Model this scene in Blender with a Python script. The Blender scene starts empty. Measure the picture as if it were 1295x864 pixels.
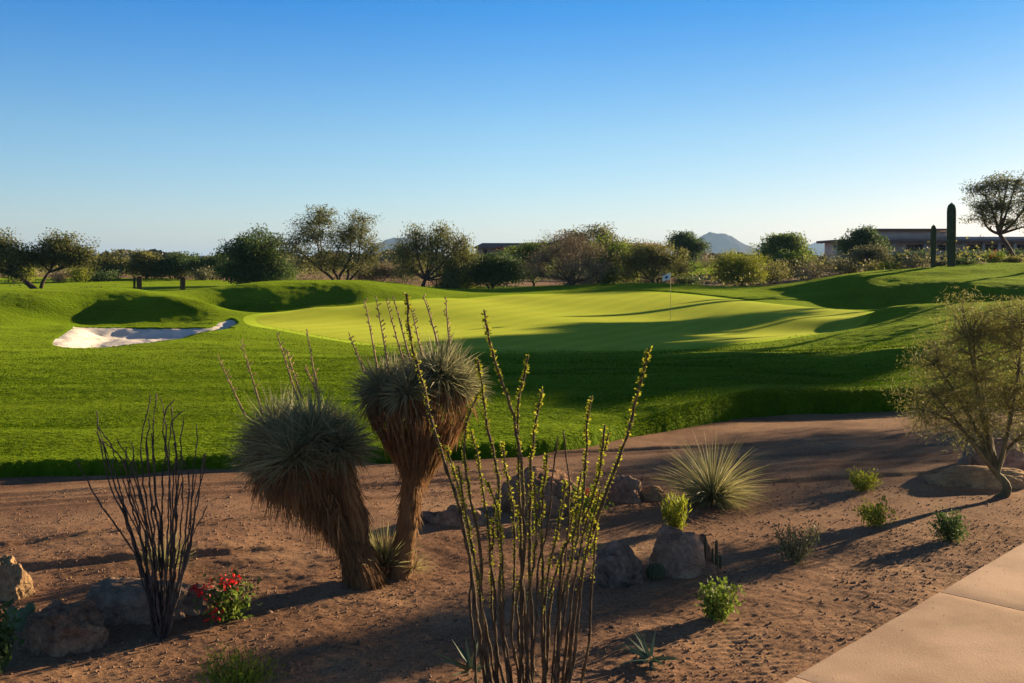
import bpy, math, random
import numpy as np
from mathutils import Vector

rng = np.random.default_rng(7)
random.seed(7)
sc = bpy.context.scene
COL = sc.collection
PI = math.pi

# ------------------------------------------------------------------ camera
F = 1259.0                    # focal length in photo pixels (35 mm on full frame)
CX, HY, H = 647.5, 335.0, 3.0  # principal column, horizon row, eye height
cam_d = bpy.data.cameras.new('camera')
cam = bpy.data.objects.new('camera', cam_d)
COL.objects.link(cam)
cam.location = (0, 0, H)
cam.rotation_euler = (PI / 2, 0, 0)
cam_d.sensor_width = 36
cam_d.lens = 36 * F / 1295
cam_d.shift_y = -(432 - HY) / 1295
cam_d.clip_start = 0.1
cam_d.clip_end = 40000
sc.camera = cam

SUN_AZ, SUN_EL = math.radians(53), math.radians(10.9)
SUNV = np.array([math.sin(SUN_AZ) * math.cos(SUN_EL), math.cos(SUN_AZ) * math.cos(SUN_EL), math.sin(SUN_EL)])


def W(px, py, d):
    """point seen at a photo pixel, d metres ahead"""
    return np.array([(px - CX) / F * d, d, H - (py - HY) / F * d])


# ------------------------------------------------------------------ noise
def _hash(ix, iy, seed):
    h = (ix.astype(np.int64) * 374761393 + iy.astype(np.int64) * 668265263 + seed * 144665) & 0x7fffffff
    h = ((h ^ (h >> 13)) * 1274126177) & 0x7fffffff
    return ((h ^ (h >> 16)) & 0xffff) / 65535.0


def vnoise(x, y, seed=0):
    x = np.asarray(x, float); y = np.asarray(y, float)
    ix = np.floor(x); iy = np.floor(y)
    fx = x - ix; fy = y - iy
    fx = fx * fx * (3 - 2 * fx); fy = fy * fy * (3 - 2 * fy)
    a = _hash(ix, iy, seed); b = _hash(ix + 1, iy, seed)
    c = _hash(ix, iy + 1, seed); e = _hash(ix + 1, iy + 1, seed)
    return (a + (b - a) * fx) * (1 - fy) + (c + (e - c) * fx) * fy - 0.5


def fbm(x, y, octv=3, seed=0):
    s = 0; a = 1.0
    for k in range(octv):
        s = s + a * vnoise(x * 2 ** k + 13.7 * k, y * 2 ** k - 7.1 * k, seed + k)
        a *= 0.5
    return s


def sstep(a, b, x):
    t = np.clip((np.asarray(x, float) - a) / (b - a), 0, 1)
    return t * t * (3 - 2 * t)


# ------------------------------------------------------------------ mesh helpers
ROOT = {}


def mk(name, V, Fc, mat=None, parent=None, smooth=False, loc=None, mats=None, mat_idx=None):
    """link ONE mesh object; Fc = list of (n,k) index arrays"""
    V = np.asarray(V, float)
    if parent is not None:
        base = ROOT[parent.name]
    else:
        base = np.array(loc if loc is not None else (0, 0, 0), float)
    if not isinstance(Fc, list):
        Fc = [Fc]
    Fc = [np.asarray(f, np.int32) for f in Fc if len(f)]
    me = bpy.data.meshes.new(name)
    me.vertices.add(len(V))
    me.vertices.foreach_set('co', (V - base).astype(np.float32).ravel())
    nl = sum(f.size for f in Fc); npoly = sum(len(f) for f in Fc)
    me.loops.add(nl); me.polygons.add(npoly)
    me.loops.foreach_set('vertex_index', np.concatenate([f.ravel() for f in Fc]))
    tot = np.concatenate([np.full(len(f), f.shape[1], np.int32) for f in Fc])
    st = np.concatenate([[0], np.cumsum(tot)[:-1]]).astype(np.int32)
    me.polygons.foreach_set('loop_start', st)
    me.polygons.foreach_set('loop_total', tot)
    if smooth:
        me.polygons.foreach_set('use_smooth', np.ones(npoly, bool))
    for m in (mats or ([mat] if mat else [])):
        me.materials.append(m)
    if mat_idx is not None:
        me.polygons.foreach_set('material_index', np.asarray(mat_idx, np.int32))
    me.update(calc_edges=True)
    me.validate()
    o = bpy.data.objects.new(name, me)
    COL.objects.link(o)
    if parent is not None:
        o.parent = parent
        ROOT[o.name] = base
    else:
        o.location = base
        ROOT[o.name] = base
    return o


def tag(o, label=None, cat=None, group=None, kind=None):
    if label: o['label'] = label
    if cat: o['category'] = cat
    if group: o['group'] = group
    if kind: o['kind'] = kind
    return o


def thing(name, label, cat, loc, group=None):
    o = bpy.data.objects.new(name, None)
    o.empty_display_size = 0.2
    COL.objects.link(o)
    o.location = loc
    ROOT[o.name] = np.array(loc, float)
    return tag(o, label, cat, group)


class MB:
    """collects shapes into one mesh"""
    def __init__(s):
        s.v = []; s.q = []; s.t = []; s.n = 0

    def add(s, V, Q=None, T=None):
        V = np.asarray(V, float)
        s.v.append(V)
        if Q is not None and len(Q): s.q.append(np.asarray(Q, np.int64) + s.n)
        if T is not None and len(T): s.t.append(np.asarray(T, np.int64) + s.n)
        s.n += len(V)

    def tube(s, pts, rad, sides=6, cap=True):
        pts = np.asarray(pts, float); k = len(pts)
        rad = np.broadcast_to(np.asarray(rad, float), (k,))
        tan = np.gradient(pts, axis=0)
        tan /= np.linalg.norm(tan, axis=1, keepdims=True) + 1e-9
        ref = np.array([0.13, 1.0, 0.07]) if abs(tan[:, 1]).mean() < 0.8 else np.array([1.0, 0.1, 0.05])
        u = np.cross(tan, ref); u /= np.linalg.norm(u, axis=1, keepdims=True) + 1e-9
        w = np.cross(tan, u)
        a = np.arange(sides) / sides * 2 * PI
        V = pts[:, None] + rad[:, None, None] * (np.cos(a)[None, :, None] * u[:, None] + np.sin(a)[None, :, None] * w[:, None])
        i = np.arange(k - 1)[:, None] * sides; j = np.arange(sides)[None]; j2 = (j + 1) % sides
        Q = np.stack([i + j, i + j2, i + sides + j2, i + sides + j], -1).reshape(-1, 4)
        T = None
        V = V.reshape(-1, 3)
        if cap:
            V = np.vstack([V, pts[-1] + tan[-1] * rad[-1] * 0.5])
            e = (k - 1) * sides
            T = np.stack([e + np.arange(sides), e + (np.arange(sides) + 1) % sides, np.full(sides, k * sides)], -1)
        s.add(V, Q, T)

    def box(s, lo, hi):
        x0, y0, z0 = lo; x1, y1, z1 = hi
        V = [(x0, y0, z0), (x1, y0, z0), (x1, y1, z0), (x0, y1, z0), (x0, y0, z1), (x1, y0, z1), (x1, y1, z1), (x0, y1, z1)]
        s.add(V, [(0, 3, 2, 1), (4, 5, 6, 7), (0, 1, 5, 4), (1, 2, 6, 5), (2, 3, 7, 6), (3, 0, 4, 7)])

    def build(s, name, mat, parent=None, smooth=False, loc=None):
        fl = []
        if s.q: fl.append(np.vstack(s.q))
        if s.t: fl.append(np.vstack(s.t))
        return mk(name, np.vstack(s.v), fl, mat, parent, smooth, loc)


def unit(v):
    return v / (np.linalg.norm(v, axis=-1, keepdims=True) + 1e-9)


def rdir(n):
    return unit(rng.normal(size=(n, 3)))


def leaves(mb, C, A, L, Wd):
    """diamond leaves: centres C, axes A, lengths L, widths Wd"""
    n = len(C)
    L = np.broadcast_to(L, (n,))[:, None]; Wd = np.broadcast_to(Wd, (n,))[:, None]
    B = unit(np.cross(A, rdir(n)))
    nrm = np.cross(A, B)
    V = np.stack([C - A * L / 2, C + B * Wd / 2 + nrm * Wd * .12, C + A * L / 2, C - B * Wd / 2 + nrm * Wd * .12], 1).reshape(-1, 3)
    Q = np.arange(4 * n).reshape(-1, 4)
    mb.add(V, Q)


def blades(mb, P, D, L, Wd, droop, segs=3, flat=None):
    """tapering ribbons from P along D, bending down by droop"""
    n = len(P)
    L = np.broadcast_to(L, (n,)); Wd = np.broadcast_to(Wd, (n,)); droop = np.broadcast_to(droop, (n,))
    D = unit(D)
    side = unit(np.cross(D, rdir(n) if flat is None else flat))
    rows = []
    pos = P.copy(); dr = D.copy()
    for k in range(segs + 1):
        t = k / segs
        w = Wd * (1 - 0.92 * t ** 1.3) / 2
        rows.append(pos - side * w[:, None]); rows.append(pos + side * w[:, None])
        dr = unit(dr + np.array([0, 0, -1.0]) * (droop / segs)[:, None])
        pos = pos + dr * (L / segs)[:, None]
    V = np.stack(rows, 1).reshape(-1, 3)
    m = 2 * (segs + 1)
    b = np.arange(n)[:, None] * m
    Q = np.stack([np.stack([b[:, 0] + 2 * k, b[:, 0] + 2 * k + 1, b[:, 0] + 2 * k + 3, b[:, 0] + 2 * k + 2], -1) for k in range(segs)], 1).reshape(-1, 4)
    mb.add(V, Q)


# ------------------------------------------------------------------ materials
def newmat(name):
    m = bpy.data.materials.new(name)
    m.use_nodes = True
    nt = m.node_tree
    nt.nodes.clear()
    out = nt.nodes.new('ShaderNodeOutputMaterial')
    return m, nt, out


def N(nt, typ, **kw):
    n = nt.nodes.new(typ)
    for k, v in kw.items():
        if k.startswith('i_'):
            n.inputs[k[2:].replace('_', ' ')].default_value = v
        else:
            setattr(n, k, v)
    return n


def c4(c):
    return (c[0], c[1], c[2], 1)


def ramp(nt, stops):
    r = nt.nodes.new('ShaderNodeValToRGB')
    e = r.color_ramp.elements
    e[0].position, e[0].color = stops[0][0], c4(stops[0][1])
    e[1].position, e[1].color = stops[-1][0], c4(stops[-1][1])
    for p, c in stops[1:-1]:
        x = e.new(p); x.color = c4(c)
    return r


def mix_col(nt, a, b, fac, mode='MIX'):
    m = nt.nodes.new('ShaderNodeMix'); m.data_type = 'RGBA'; m.blend_type = mode
    L = nt.links
    for sock, val in ((m.inputs[0], fac), (m.inputs[6], a), (m.inputs[7], b)):
        if isinstance(val, (int, float)): sock.default_value = val
        elif isinstance(val, tuple): sock.default_value = c4(val)
        else: L.new(val, sock)
    return m.outputs[2]


def texco(nt, scale=None):
    g = nt.nodes.new('ShaderNodeTexCoord')
    return g.outputs['Object']


def noise(nt, scale, detail=4, rough=0.55, vec=None, dist=0.0):
    n = N(nt, 'ShaderNodeTexNoise')
    n.inputs['Scale'].default_value = scale; n.inputs['Detail'].default_value = detail
    n.inputs['Roughness'].default_value = rough; n.inputs['Distortion'].default_value = dist
    if vec is not None: nt.links.new(vec, n.inputs['Vector'])
    return n.outputs['Fac']


def foliage(name, a, b, transl=0.35, nscale=1.2, rough=0.6):
    """leaf material: colour differs leaf to leaf and clump to clump"""
    m, nt, out = newmat(name)
    L = nt.links
    geo = N(nt, 'ShaderNodeNewGeometry')
    nz = noise(nt, nscale, 2, vec=texco(nt))
    av = N(nt, 'ShaderNodeMath', operation='ADD')
    L.new(geo.outputs['Random Per Island'], av.inputs[0]); L.new(nz, av.inputs[1])
    r = ramp(nt, [(0.55, a), (1.35, b)])
    hv = N(nt, 'ShaderNodeMath', operation='MULTIPLY'); hv.inputs[1].default_value = 1.0
    L.new(av.outputs[0], hv.inputs[0])
    mr = N(nt, 'ShaderNodeMapRange'); mr.inputs['From Min'].default_value = 0.3; mr.inputs['From Max'].default_value = 1.4
    L.new(av.outputs[0], mr.inputs['Value'])
    r2 = ramp(nt, [(0.0, a), (1.0, b)])
    L.new(mr.outputs[0], r2.inputs[0])
    nt.nodes.remove(r); nt.nodes.remove(hv)
    bs = N(nt, 'ShaderNodeBsdfPrincipled'); bs.inputs['Roughness'].default_value = rough
    bs.inputs['Specular IOR Level'].default_value = 0.25
    L.new(r2.outputs[0], bs.inputs['Base Color'])
    tr = N(nt, 'ShaderNodeBsdfTranslucent'); L.new(r2.outputs[0], tr.inputs['Color'])
    mx = N(nt, 'ShaderNodeMixShader'); mx.inputs[0].default_value = transl
    L.new(bs.outputs[0], mx.inputs[1]); L.new(tr.outputs[0], mx.inputs[2])
    L.new(mx.outputs[0], out.inputs['Surface'])
    return m


def solid(name, a, b=None, nscale=8.0, bump=0.0, bscale=40.0, rough=0.85, spec=0.3, detail=5, stretch=None, metallic=0.0):
    m, nt, out = newmat(name)
    L = nt.links
    vec = texco(nt)
    if stretch:
        mp = N(nt, 'ShaderNodeMapping'); mp.inputs['Scale'].default_value = stretch
        L.new(vec, mp.inputs['Vector']); vec = mp.outputs[0]
    bs = N(nt, 'ShaderNodeBsdfPrincipled')
    bs.inputs['Roughness'].default_value = rough; bs.inputs['Specular IOR Level'].default_value = spec
    bs.inputs['Metallic'].default_value = metallic
    if b is None: b = tuple(x * 0.7 for x in a)
    r = ramp(nt, [(0.36, a), (0.62, b)])
    L.new(noise(nt, nscale, detail, vec=vec), r.inputs[0])
    L.new(r.outputs[0], bs.inputs['Base Color'])
    if bump:
        bp = N(nt, 'ShaderNodeBump'); bp.inputs['Strength'].default_value = bump; bp.inputs['Distance'].default_value = 0.02
        L.new(noise(nt, bscale, 6, vec=vec), bp.inputs['Height']); L.new(bp.outputs[0], bs.inputs['Normal'])
    L.new(bs.outputs[0], out.inputs['Surface'])
    return m


def mat_sand():
    m, nt, out = newmat('desert_sand')
    L = nt.links; vec = texco(nt)
    bs = N(nt, 'ShaderNodeBsdfPrincipled'); bs.inputs['Roughness'].default_value = 0.95
    bs.inputs['Specular IOR Level'].default_value = 0.1
    r1 = ramp(nt, [(0.28, (0.19, 0.10, 0.058)), (0.5, (0.30, 0.168, 0.098)), (0.72, (0.45, 0.275, 0.155))])
    L.new(noise(nt, 0.55, 6, 0.62, vec), r1.inputs[0])
    # single grains, some dark and some pale
    vo = N(nt, 'ShaderNodeTexVoronoi'); vo.inputs['Scale'].default_value = 55; L.new(vec, vo.inputs['Vector'])
    r2 = ramp(nt, [(0.0, (0.45, 0.42, 0.40)), (0.5, (1, 1, 1)), (0.9, (1.25, 1.2, 1.12)), (1.0, (1.7, 1.6, 1.5))])
    sp = N(nt, 'ShaderNodeSeparateColor'); L.new(vo.outputs['Color'], sp.inputs[0]); L.new(sp.outputs[0], r2.inputs[0])
    col = mix_col(nt, r1.outputs[0], r2.outputs[0], 0.55, 'MULTIPLY')
    L.new(col, bs.inputs['Base Color'])
    b1 = N(nt, 'ShaderNodeBump'); b1.inputs['Strength'].default_value = 0.7; b1.inputs['Distance'].default_value = 0.012
    L.new(noise(nt, 34, 6, 0.7, vec), b1.inputs['Height'])
    L.new(b1.outputs[0], bs.inputs['Normal'])
    L.new(bs.outputs[0], out.inputs['Surface'])
    return m


def mat_turf(name, a, b, c, big=0.35, fine=26.0, bump=0.6, bdist=0.03, sheen=0.3, stint=(0.5, 0.8, 0.1), stripes=None):
    m, nt, out = newmat(name)
    L = nt.links; vec = texco(nt)
    bs = N(nt, 'ShaderNodeBsdfPrincipled'); bs.inputs['Roughness'].default_value = 0.9
    bs.inputs['Specular IOR Level'].default_value = 0.02
    r1 = ramp(nt, [(0.3, a), (0.52, b), (0.72, c)])
    n1 = noise(nt, big, 5, 0.68, vec)
    n2 = noise(nt, fine, 3, 0.7, vec)
    n3 = noise(nt, big * .23, 3, 0.6, vec, 1.0)
    ad = N(nt, 'ShaderNodeMath', operation='MULTIPLY_ADD'); ad.inputs[1].default_value = 0.55
    L.new(n2, ad.inputs[0]); 
    sb = N(nt, 'ShaderNodeMath', operation='SUBTRACT'); sb.inputs[1].default_value = 0.28
    a3 = N(nt, 'ShaderNodeMath', operation='MULTIPLY_ADD'); a3.inputs[1].default_value = 0.5
    s3 = N(nt, 'ShaderNodeMath', operation='SUBTRACT'); s3.inputs[1].default_value = 0.25
    L.new(n3, a3.inputs[0]); L.new(n1, s3.inputs[0]); L.new(s3.outputs[0], a3.inputs[2])
    L.new(a3.outputs[0], sb.inputs[0]); L.new(sb.outputs[0], ad.inputs[2])
    L.new(ad.outputs[0], r1.inputs[0])
    col = r1.outputs[0]
    if stripes:
        mp = N(nt, 'ShaderNodeMapping'); mp.inputs['Rotation'].default_value = (0, 0, stripes[0])
        L.new(vec, mp.inputs['Vector'])
        wv = N(nt, 'ShaderNodeTexWave'); wv.inputs['Scale'].default_value = stripes[1]; wv.inputs['Distortion'].default_value = 0.4
        L.new(mp.outputs[0], wv.inputs['Vector'])
        rr = ramp(nt, [(0.4, (0.88, 0.92, 0.88)), (0.6, (1.08, 1.04, 1.05))])
        L.new(wv.outputs['Fac'], rr.inputs[0])
        col = mix_col(nt, col, rr.outputs[0], 1.0, 'MULTIPLY')
    L.new(col, bs.inputs['Base Color'])
    bs.inputs['Sheen Weight'].default_value = sheen
    bs.inputs['Sheen Roughness'].default_value = 0.55
    bs.inputs['Sheen Tint'].default_value = c4(stint)
    bp = N(nt, 'ShaderNodeBump'); bp.inputs['Strength'].default_value = bump; bp.inputs['Distance'].default_value = bdist
    L.new(n2, bp.inputs['Height'])
    L.new(bp.outputs[0], bs.inputs['Normal'])
    L.new(bs.outputs[0], out.inputs['Surface'])
    return m


M_sand = mat_sand()
M_turf = mat_turf('rough_turf', (0.018, 0.050, 0.002), (0.042, 0.096, 0.003), (0.080, 0.150, 0.004), big=.5, fine=9, bump=1.0, bdist=0.06, sheen=0.35, stint=(0.5, 0.7, 0.03))
M_green = mat_turf('mown_green_turf', (0.140, 0.200, 0.014), (0.195, 0.240, 0.022), (0.25, 0.28, 0.034), big=0.25, fine=22, bump=0.35, bdist=0.02, sheen=0.3, stint=(0.65, 0.75, 0.08), stripes=(0.5, 0.28))
M_fringe = mat_turf('fringe_turf', (0.085, 0.14, 0.005), (0.115, 0.17, 0.006), (0.145, 0.20, 0.008), big=0.3, fine=30, bump=0.3, bdist=0.02, sheen=0.4, stint=(0.55, 0.75, 0.06))
def mat_blade():
    m, nt, out = newmat('grass_blades')
    L = nt.links
    mp = N(nt, 'ShaderNodeMapping'); mp.inputs['Scale'].default_value = (.35, 1.0, 1.0)
    L.new(texco(nt), mp.inputs['Vector'])
    nz = noise(nt, .8, 4, .65, mp.outputs[0], .8)
    geo = N(nt, 'ShaderNodeNewGeometry')
    ad = N(nt, 'ShaderNodeMath', operation='MULTIPLY_ADD'); ad.inputs[1].default_value = .32
    sb = N(nt, 'ShaderNodeMath', operation='SUBTRACT'); sb.inputs[1].default_value = .16
    L.new(nz, sb.inputs[0]); L.new(geo.outputs['Random Per Island'], ad.inputs[0]); L.new(sb.outputs[0], ad.inputs[2])
    r = ramp(nt, [(.28, (0.022, 0.060, 0.002)), (.5, (0.062, 0.125, 0.003)), (.72, (0.145, 0.205, 0.006))])
    L.new(ad.outputs[0], r.inputs[0])
    bs = N(nt, 'ShaderNodeBsdfDiffuse'); L.new(r.outputs[0], bs.inputs['Color'])
    tr = N(nt, 'ShaderNodeBsdfTranslucent'); L.new(r.outputs[0], tr.inputs['Color'])
    mx = N(nt, 'ShaderNodeMixShader'); mx.inputs[0].default_value = .45
    L.new(bs.outputs[0], mx.inputs[1]); L.new(tr.outputs[0], mx.inputs[2]); L.new(mx.outputs[0], out.inputs['Surface'])
    return m


M_blade = mat_blade()
M_bunker = solid('bunker_sand', (0.86, 0.79, 0.72), (0.72, 0.655, 0.59), 1.6, 1.0, 7, rough=0.95, spec=0.05)
M_conc = solid('brushed_concrete', (0.76, 0.52, 0.35), (0.50, 0.33, 0.215), 0.9, 0.2, 60, detail=10, rough=0.9, spec=0.15)
def rock(name, a, b):
    m, nt, out = newmat(name)
    L = nt.links; vec = texco(nt)
    bs = N(nt, 'ShaderNodeBsdfPrincipled'); bs.inputs['Roughness'].default_value = .95; bs.inputs['Specular IOR Level'].default_value = .08
    n1 = noise(nt, 3.2, 12, .72, vec, .6); n2 = noise(nt, 24, 6, .8, vec)
    r1 = ramp(nt, [(.36, b), (.5, tuple((x + y) / 2 for x, y in zip(a, b))), (.62, a)])
    L.new(n1, r1.inputs[0])
    r2 = ramp(nt, [(.3, (.45, .42, .40)), (.5, (1, 1, 1)), (.7, (1.45, 1.4, 1.3))]); L.new(n2, r2.inputs[0])
    col = mix_col(nt, r1.outputs[0], r2.outputs[0], .8, 'MULTIPLY')
    wv = N(nt, 'ShaderNodeTexVoronoi', feature='DISTANCE_TO_EDGE'); wv.inputs['Scale'].default_value = 2.6
    wp_ = N(nt, 'ShaderNodeVectorMath', operation='ADD')
    nc = N(nt, 'ShaderNodeTexNoise'); nc.inputs['Scale'].default_value = 5; L.new(vec, nc.inputs['Vector'])
    sc3 = N(nt, 'ShaderNodeVectorMath', operation='SCALE'); sc3.inputs['Scale'].default_value = .35; L.new(nc.outputs['Color'], sc3.inputs[0])
    L.new(vec, wp_.inputs[0]); L.new(sc3.outputs[0], wp_.inputs[1]); L.new(wp_.outputs[0], wv.inputs['Vector'])
    r3 = ramp(nt, [(0.0, (0, 0, 0)), (.035, (1, 1, 1))]); L.new(wv.outputs['Distance'], r3.inputs[0])
    hgt = N(nt, 'ShaderNodeMath', operation='MULTIPLY_ADD'); hgt.inputs[1].default_value = .35
    L.new(r3.outputs[0], hgt.inputs[0]); L.new(n2, hgt.inputs[2])
    bp = N(nt, 'ShaderNodeBump'); bp.inputs['Strength'].default_value = 1.0; bp.inputs['Distance'].default_value = .03
    L.new(hgt.outputs[0], bp.inputs['Height']); L.new(bp.outputs[0], bs.inputs['Normal'])
    L.new(col, bs.inputs['Base Color']); L.new(bs.outputs[0], out.inputs['Surface'])
    return m


M_rock = [rock('boulder_stone_%s' % n, a, b) for n, a, b in (
    ('brown', (0.52, 0.30, 0.19), (0.17, 0.098, 0.066)), ('grey', (0.54, 0.36, 0.25), (0.22, 0.14, 0.10)),
    ('dark', (0.025, 0.018, 0.016), (0.36, 0.26, 0.21)), ('pale', (0.58, 0.38, 0.20), (0.34, 0.22, 0.13)))]
M_pebble = foliage('pebbles', (0.10, 0.058, 0.038), (0.34, 0.21, 0.135), 0.0, 3.0, 0.9)
M_bark = solid('tree_bark', (0.11, 0.075, 0.052), (0.045, 0.03, 0.022), 9, 0.8, 30, stretch=(1, 1, 0.3))
M_palobark = solid('palo_verde_bark', (0.21, 0.175, 0.075), (0.10, 0.08, 0.04), 9, 0.7, 40, stretch=(1, 1, 0.4))
M_leaf_mesq = foliage('mesquite_leaves', (0.060, 0.075, 0.020), (0.21, 0.22, 0.065), 0.4, 0.6)
M_leaf_dark = foliage('dense_dark_leaves', (0.036, 0.072, 0.020), (0.115, 0.18, 0.05), 0.35, 0.5)
M_leaf_green = foliage('fresh_green_leaves', (0.075, 0.125, 0.014), (0.22, 0.30, 0.045), 0.45, 0.5)
M_leaf_yel = foliage('yellow_green_leaves', (0.14, 0.17, 0.012), (0.32, 0.36, 0.035), 0.45, 0.5)
M_leaf_grey = foliage('grey_green_leaves', (0.075, 0.085, 0.04), (0.21, 0.215, 0.105), 0.3, 0.8)
M_leaf_olive = foliage('olive_leaves', (0.09, 0.10, 0.025), (0.26, 0.26, 0.075), 0.4, 0.8)
M_twig = foliage('bare_twigs', (0.13, 0.095, 0.06), (0.33, 0.26, 0.17), 0.2, 0.8)
M_palo = foliage('palo_verde_twigs', (0.13, 0.135, 0.03), (0.34, 0.32, 0.10), 0.4, 1.5)
M_yucca = foliage('yucca_blades', (0.065, 0.08, 0.04), (0.40, 0.385, 0.21), 0.35, 2.0, 0.45)
M_dead = foliage('dead_yucca_leaves', (0.075, 0.042, 0.022), (0.36, 0.20, 0.085), 0.3, 3.0, 0.8)
M_stalk = solid('dry_flower_stalk', (0.42, 0.30, 0.16), (0.26, 0.17, 0.085), 12, 0.3, 60)
M_oco = solid('ocotillo_bark', (0.155, 0.105, 0.055), (0.05, 0.034, 0.022), 30, 0.9, 90, stretch=(1, 1, 0.35))
M_ocodark = solid('dry_ocotillo_bark', (0.15, 0.11, 0.088), (0.045, 0.034, 0.028), 26, 0.9, 90, stretch=(1, 1, 0.35))
M_ocoleaf = foliage('ocotillo_leaves', (0.20, 0.235, 0.015), (0.50, 0.50, 0.05), 0.5, 3)
M_spoon = foliage('spoon_blades', (0.13, 0.15, 0.06), (0.42, 0.38, 0.17), 0.4, 2.5, 0.5)
M_agave = foliage('agave_blades', (0.045, 0.085, 0.06), (0.10, 0.155, 0.095), 0.1, 2, 0.5)
M_red = foliage('red_petals', (0.50, 0.008, 0.014), (0.80, 0.03, 0.03), 0.35, 3)
M_cactus = solid('cactus_skin', (0.095, 0.105, 0.05), (0.06, 0.062, 0.032), 5, 0.3, 20)
M_oldcactus = solid('old_cactus_skin', (0.20, 0.105, 0.05), (0.10, 0.055, 0.03), 6, 0.6, 20)
M_spine = foliage('cactus_spines', (0.20, 0.17, 0.09), (0.42, 0.37, 0.2), 0.2, 5)
M_pad = solid('prickly_pear_skin', (0.17, 0.21, 0.11), (0.11, 0.14, 0.07), 8, 0.3, 30)
M_pole = solid('flagstick_paint', (0.34, 0.30, 0.12), (0.28, 0.25, 0.10), 4, rough=0.5)
M_flag = solid('white_flag_cloth', (0.82, 0.82, 0.84), (0.76, 0.77, 0.80), 3, rough=0.8)
M_mark = solid('navy_flag_print', (0.10, 0.12, 0.22), (0.08, 0.10, 0.19), 3, rough=0.8)
M_cup = solid('hole_liner', (0.02, 0.02, 0.02), (0.03, 0.03, 0.03), 3)
M_stucco = solid('pink_stucco', (0.78, 0.52, 0.42), (0.70, 0.46, 0.37), 1.2, 0.2, 12)
M_stucco2 = solid('mauve_stucco', (0.42, 0.28, 0.25), (0.36, 0.24, 0.21), 1.2, 0.2, 12)
M_roof = solid('brown_roof', (0.24, 0.15, 0.125), (0.18, 0.115, 0.10), 1.5, 0.2, 10)
M_metalroof = solid('grey_blue_roof_panel', (0.62, 0.46, 0.40), (0.54, 0.40, 0.35), 1.0, rough=0.6)
M_pillar = solid('pale_pillar', (0.40, 0.33, 0.30), (0.34, 0.28, 0.255), 2)
M_glass = solid('dark_window_glass', (0.035, 0.02, 0.016), (0.05, 0.03, 0.022), 0.6, rough=0.15, spec=0.5)
M_redtile = solid('red_gable', (0.42, 0.05, 0.035), (0.32, 0.04, 0.03), 3)
M_mount = solid('mountain_rock', (0.075, 0.06, 0.058), (0.04, 0.034, 0.034), 0.006, 0, rough=0.95, spec=0.0, detail=8)
M_far = foliage('distant_woodland', (0.018, 0.030, 0.018), (0.055, 0.065, 0.032), 0.2, 0.05)

# ------------------------------------------------------------------ terrain
ctrl = []  # (x, y, z)


def cp(px, py, d):
    ctrl.append(tuple(W(px, py, d)))


def cz(px, d, z):
    ctrl.append(((px - CX) / F * d, d, z))


# lawn front lip
for px, d, z in ((-250, 15.0, .24), (0, 14.6, .24), (150, 14.7, .25), (300, 15.2, .25), (450, 15.6, .25), (620, 16.0, .24), (700, 16.4, .24),
                 (800, 18.0, .18), (850, 18.7, .32), (908, 19.7, .42), (976, 20.6, .46), (1124, 21.2, .46), (1300, 22, .5), (1500, 24, .5)):
    cz(px, d, z)
for px, d, z in ((-200, 20, .3), (0, 19, .28), (0, 26, .40), (150, 20, .30), (150, 26, .42), (300, 20, .34), (300, 26, .48), (450, 20, .34), (450, 26, .46),
                 (600, 20, .36), (600, 25, .38), (700, 18, .33), (700, 22, .40), (800, 21, .36), (850, 26, .36), (950, 23, .44), (950, 28, .42)):
    cz(px, d, z)
# bunker surround, left mounds
for a in ((-150, 440, 30), (0, 441, 30), (63, 438, 30.5), (165, 436, 30.8), (220, 428, 32), (270, 418, 34), (292, 403, 39.5), (0, 418, 34), (50, 414, 36.0), (92, 411, 36.3),
          (0, 395, 38), (-120, 372, 41), (0, 374, 40.5), (0, 367.5, 43), (60, 380, 39.8), (80, 367, 42.4), (130, 366.5, 42.4), (175, 369, 42.2), (215, 374, 41.8), (255, 381, 41.6), (285, 391, 41.5),
          (100, 406, 39.0), (160, 406.5, 39.2), (230, 408, 39.2), (110, 390, 40.2), (160, 389, 40.4), (210, 394, 40.2), (130, 376, 41.4), (180, 378, 41.4), (-200, 366, 43),
          (265, 364, 49.8), (330, 357.5, 50), (400, 357, 50), (470, 360, 50), (540, 366.5, 52), (330, 358.5, 48.9), (400, 358.5, 49.0),
          (288, 403, 44.2), (320, 398, 44.9), (370, 391.5, 46.0), (430, 384.5, 46.9), (480, 379, 47.8), (560, 374.5, 51), (300, 378, 46.6), (350, 374, 47.2), (410, 370, 47.9), (460, 367, 48.5), (620, 371, 55)):
    cp(*a)
for px, d, z in ((0, 51, 1.40), (150, 51, 1.32), (50, 62, 1.38), (-150, 62, 1.4), (170, 62, 1.45), (300, 62, 1.55), (420, 60, 1.72), (520, 62, 1.45), (620, 66, 1.3), (700, 68, 1.4),
                 (0, 75, 1.66), (200, 75, 1.62), (400, 75, 1.65), (600, 78, 1.5), (780, 75, 1.55), (860, 70, 1.55), (0, 100, 1.75), (300, 100, 1.75), (600, 100, 1.7),
                 (780, 100, 1.75), (-300, 80, 1.7), (-300, 120, 1.8)):
    cz(px, d, z)
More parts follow.
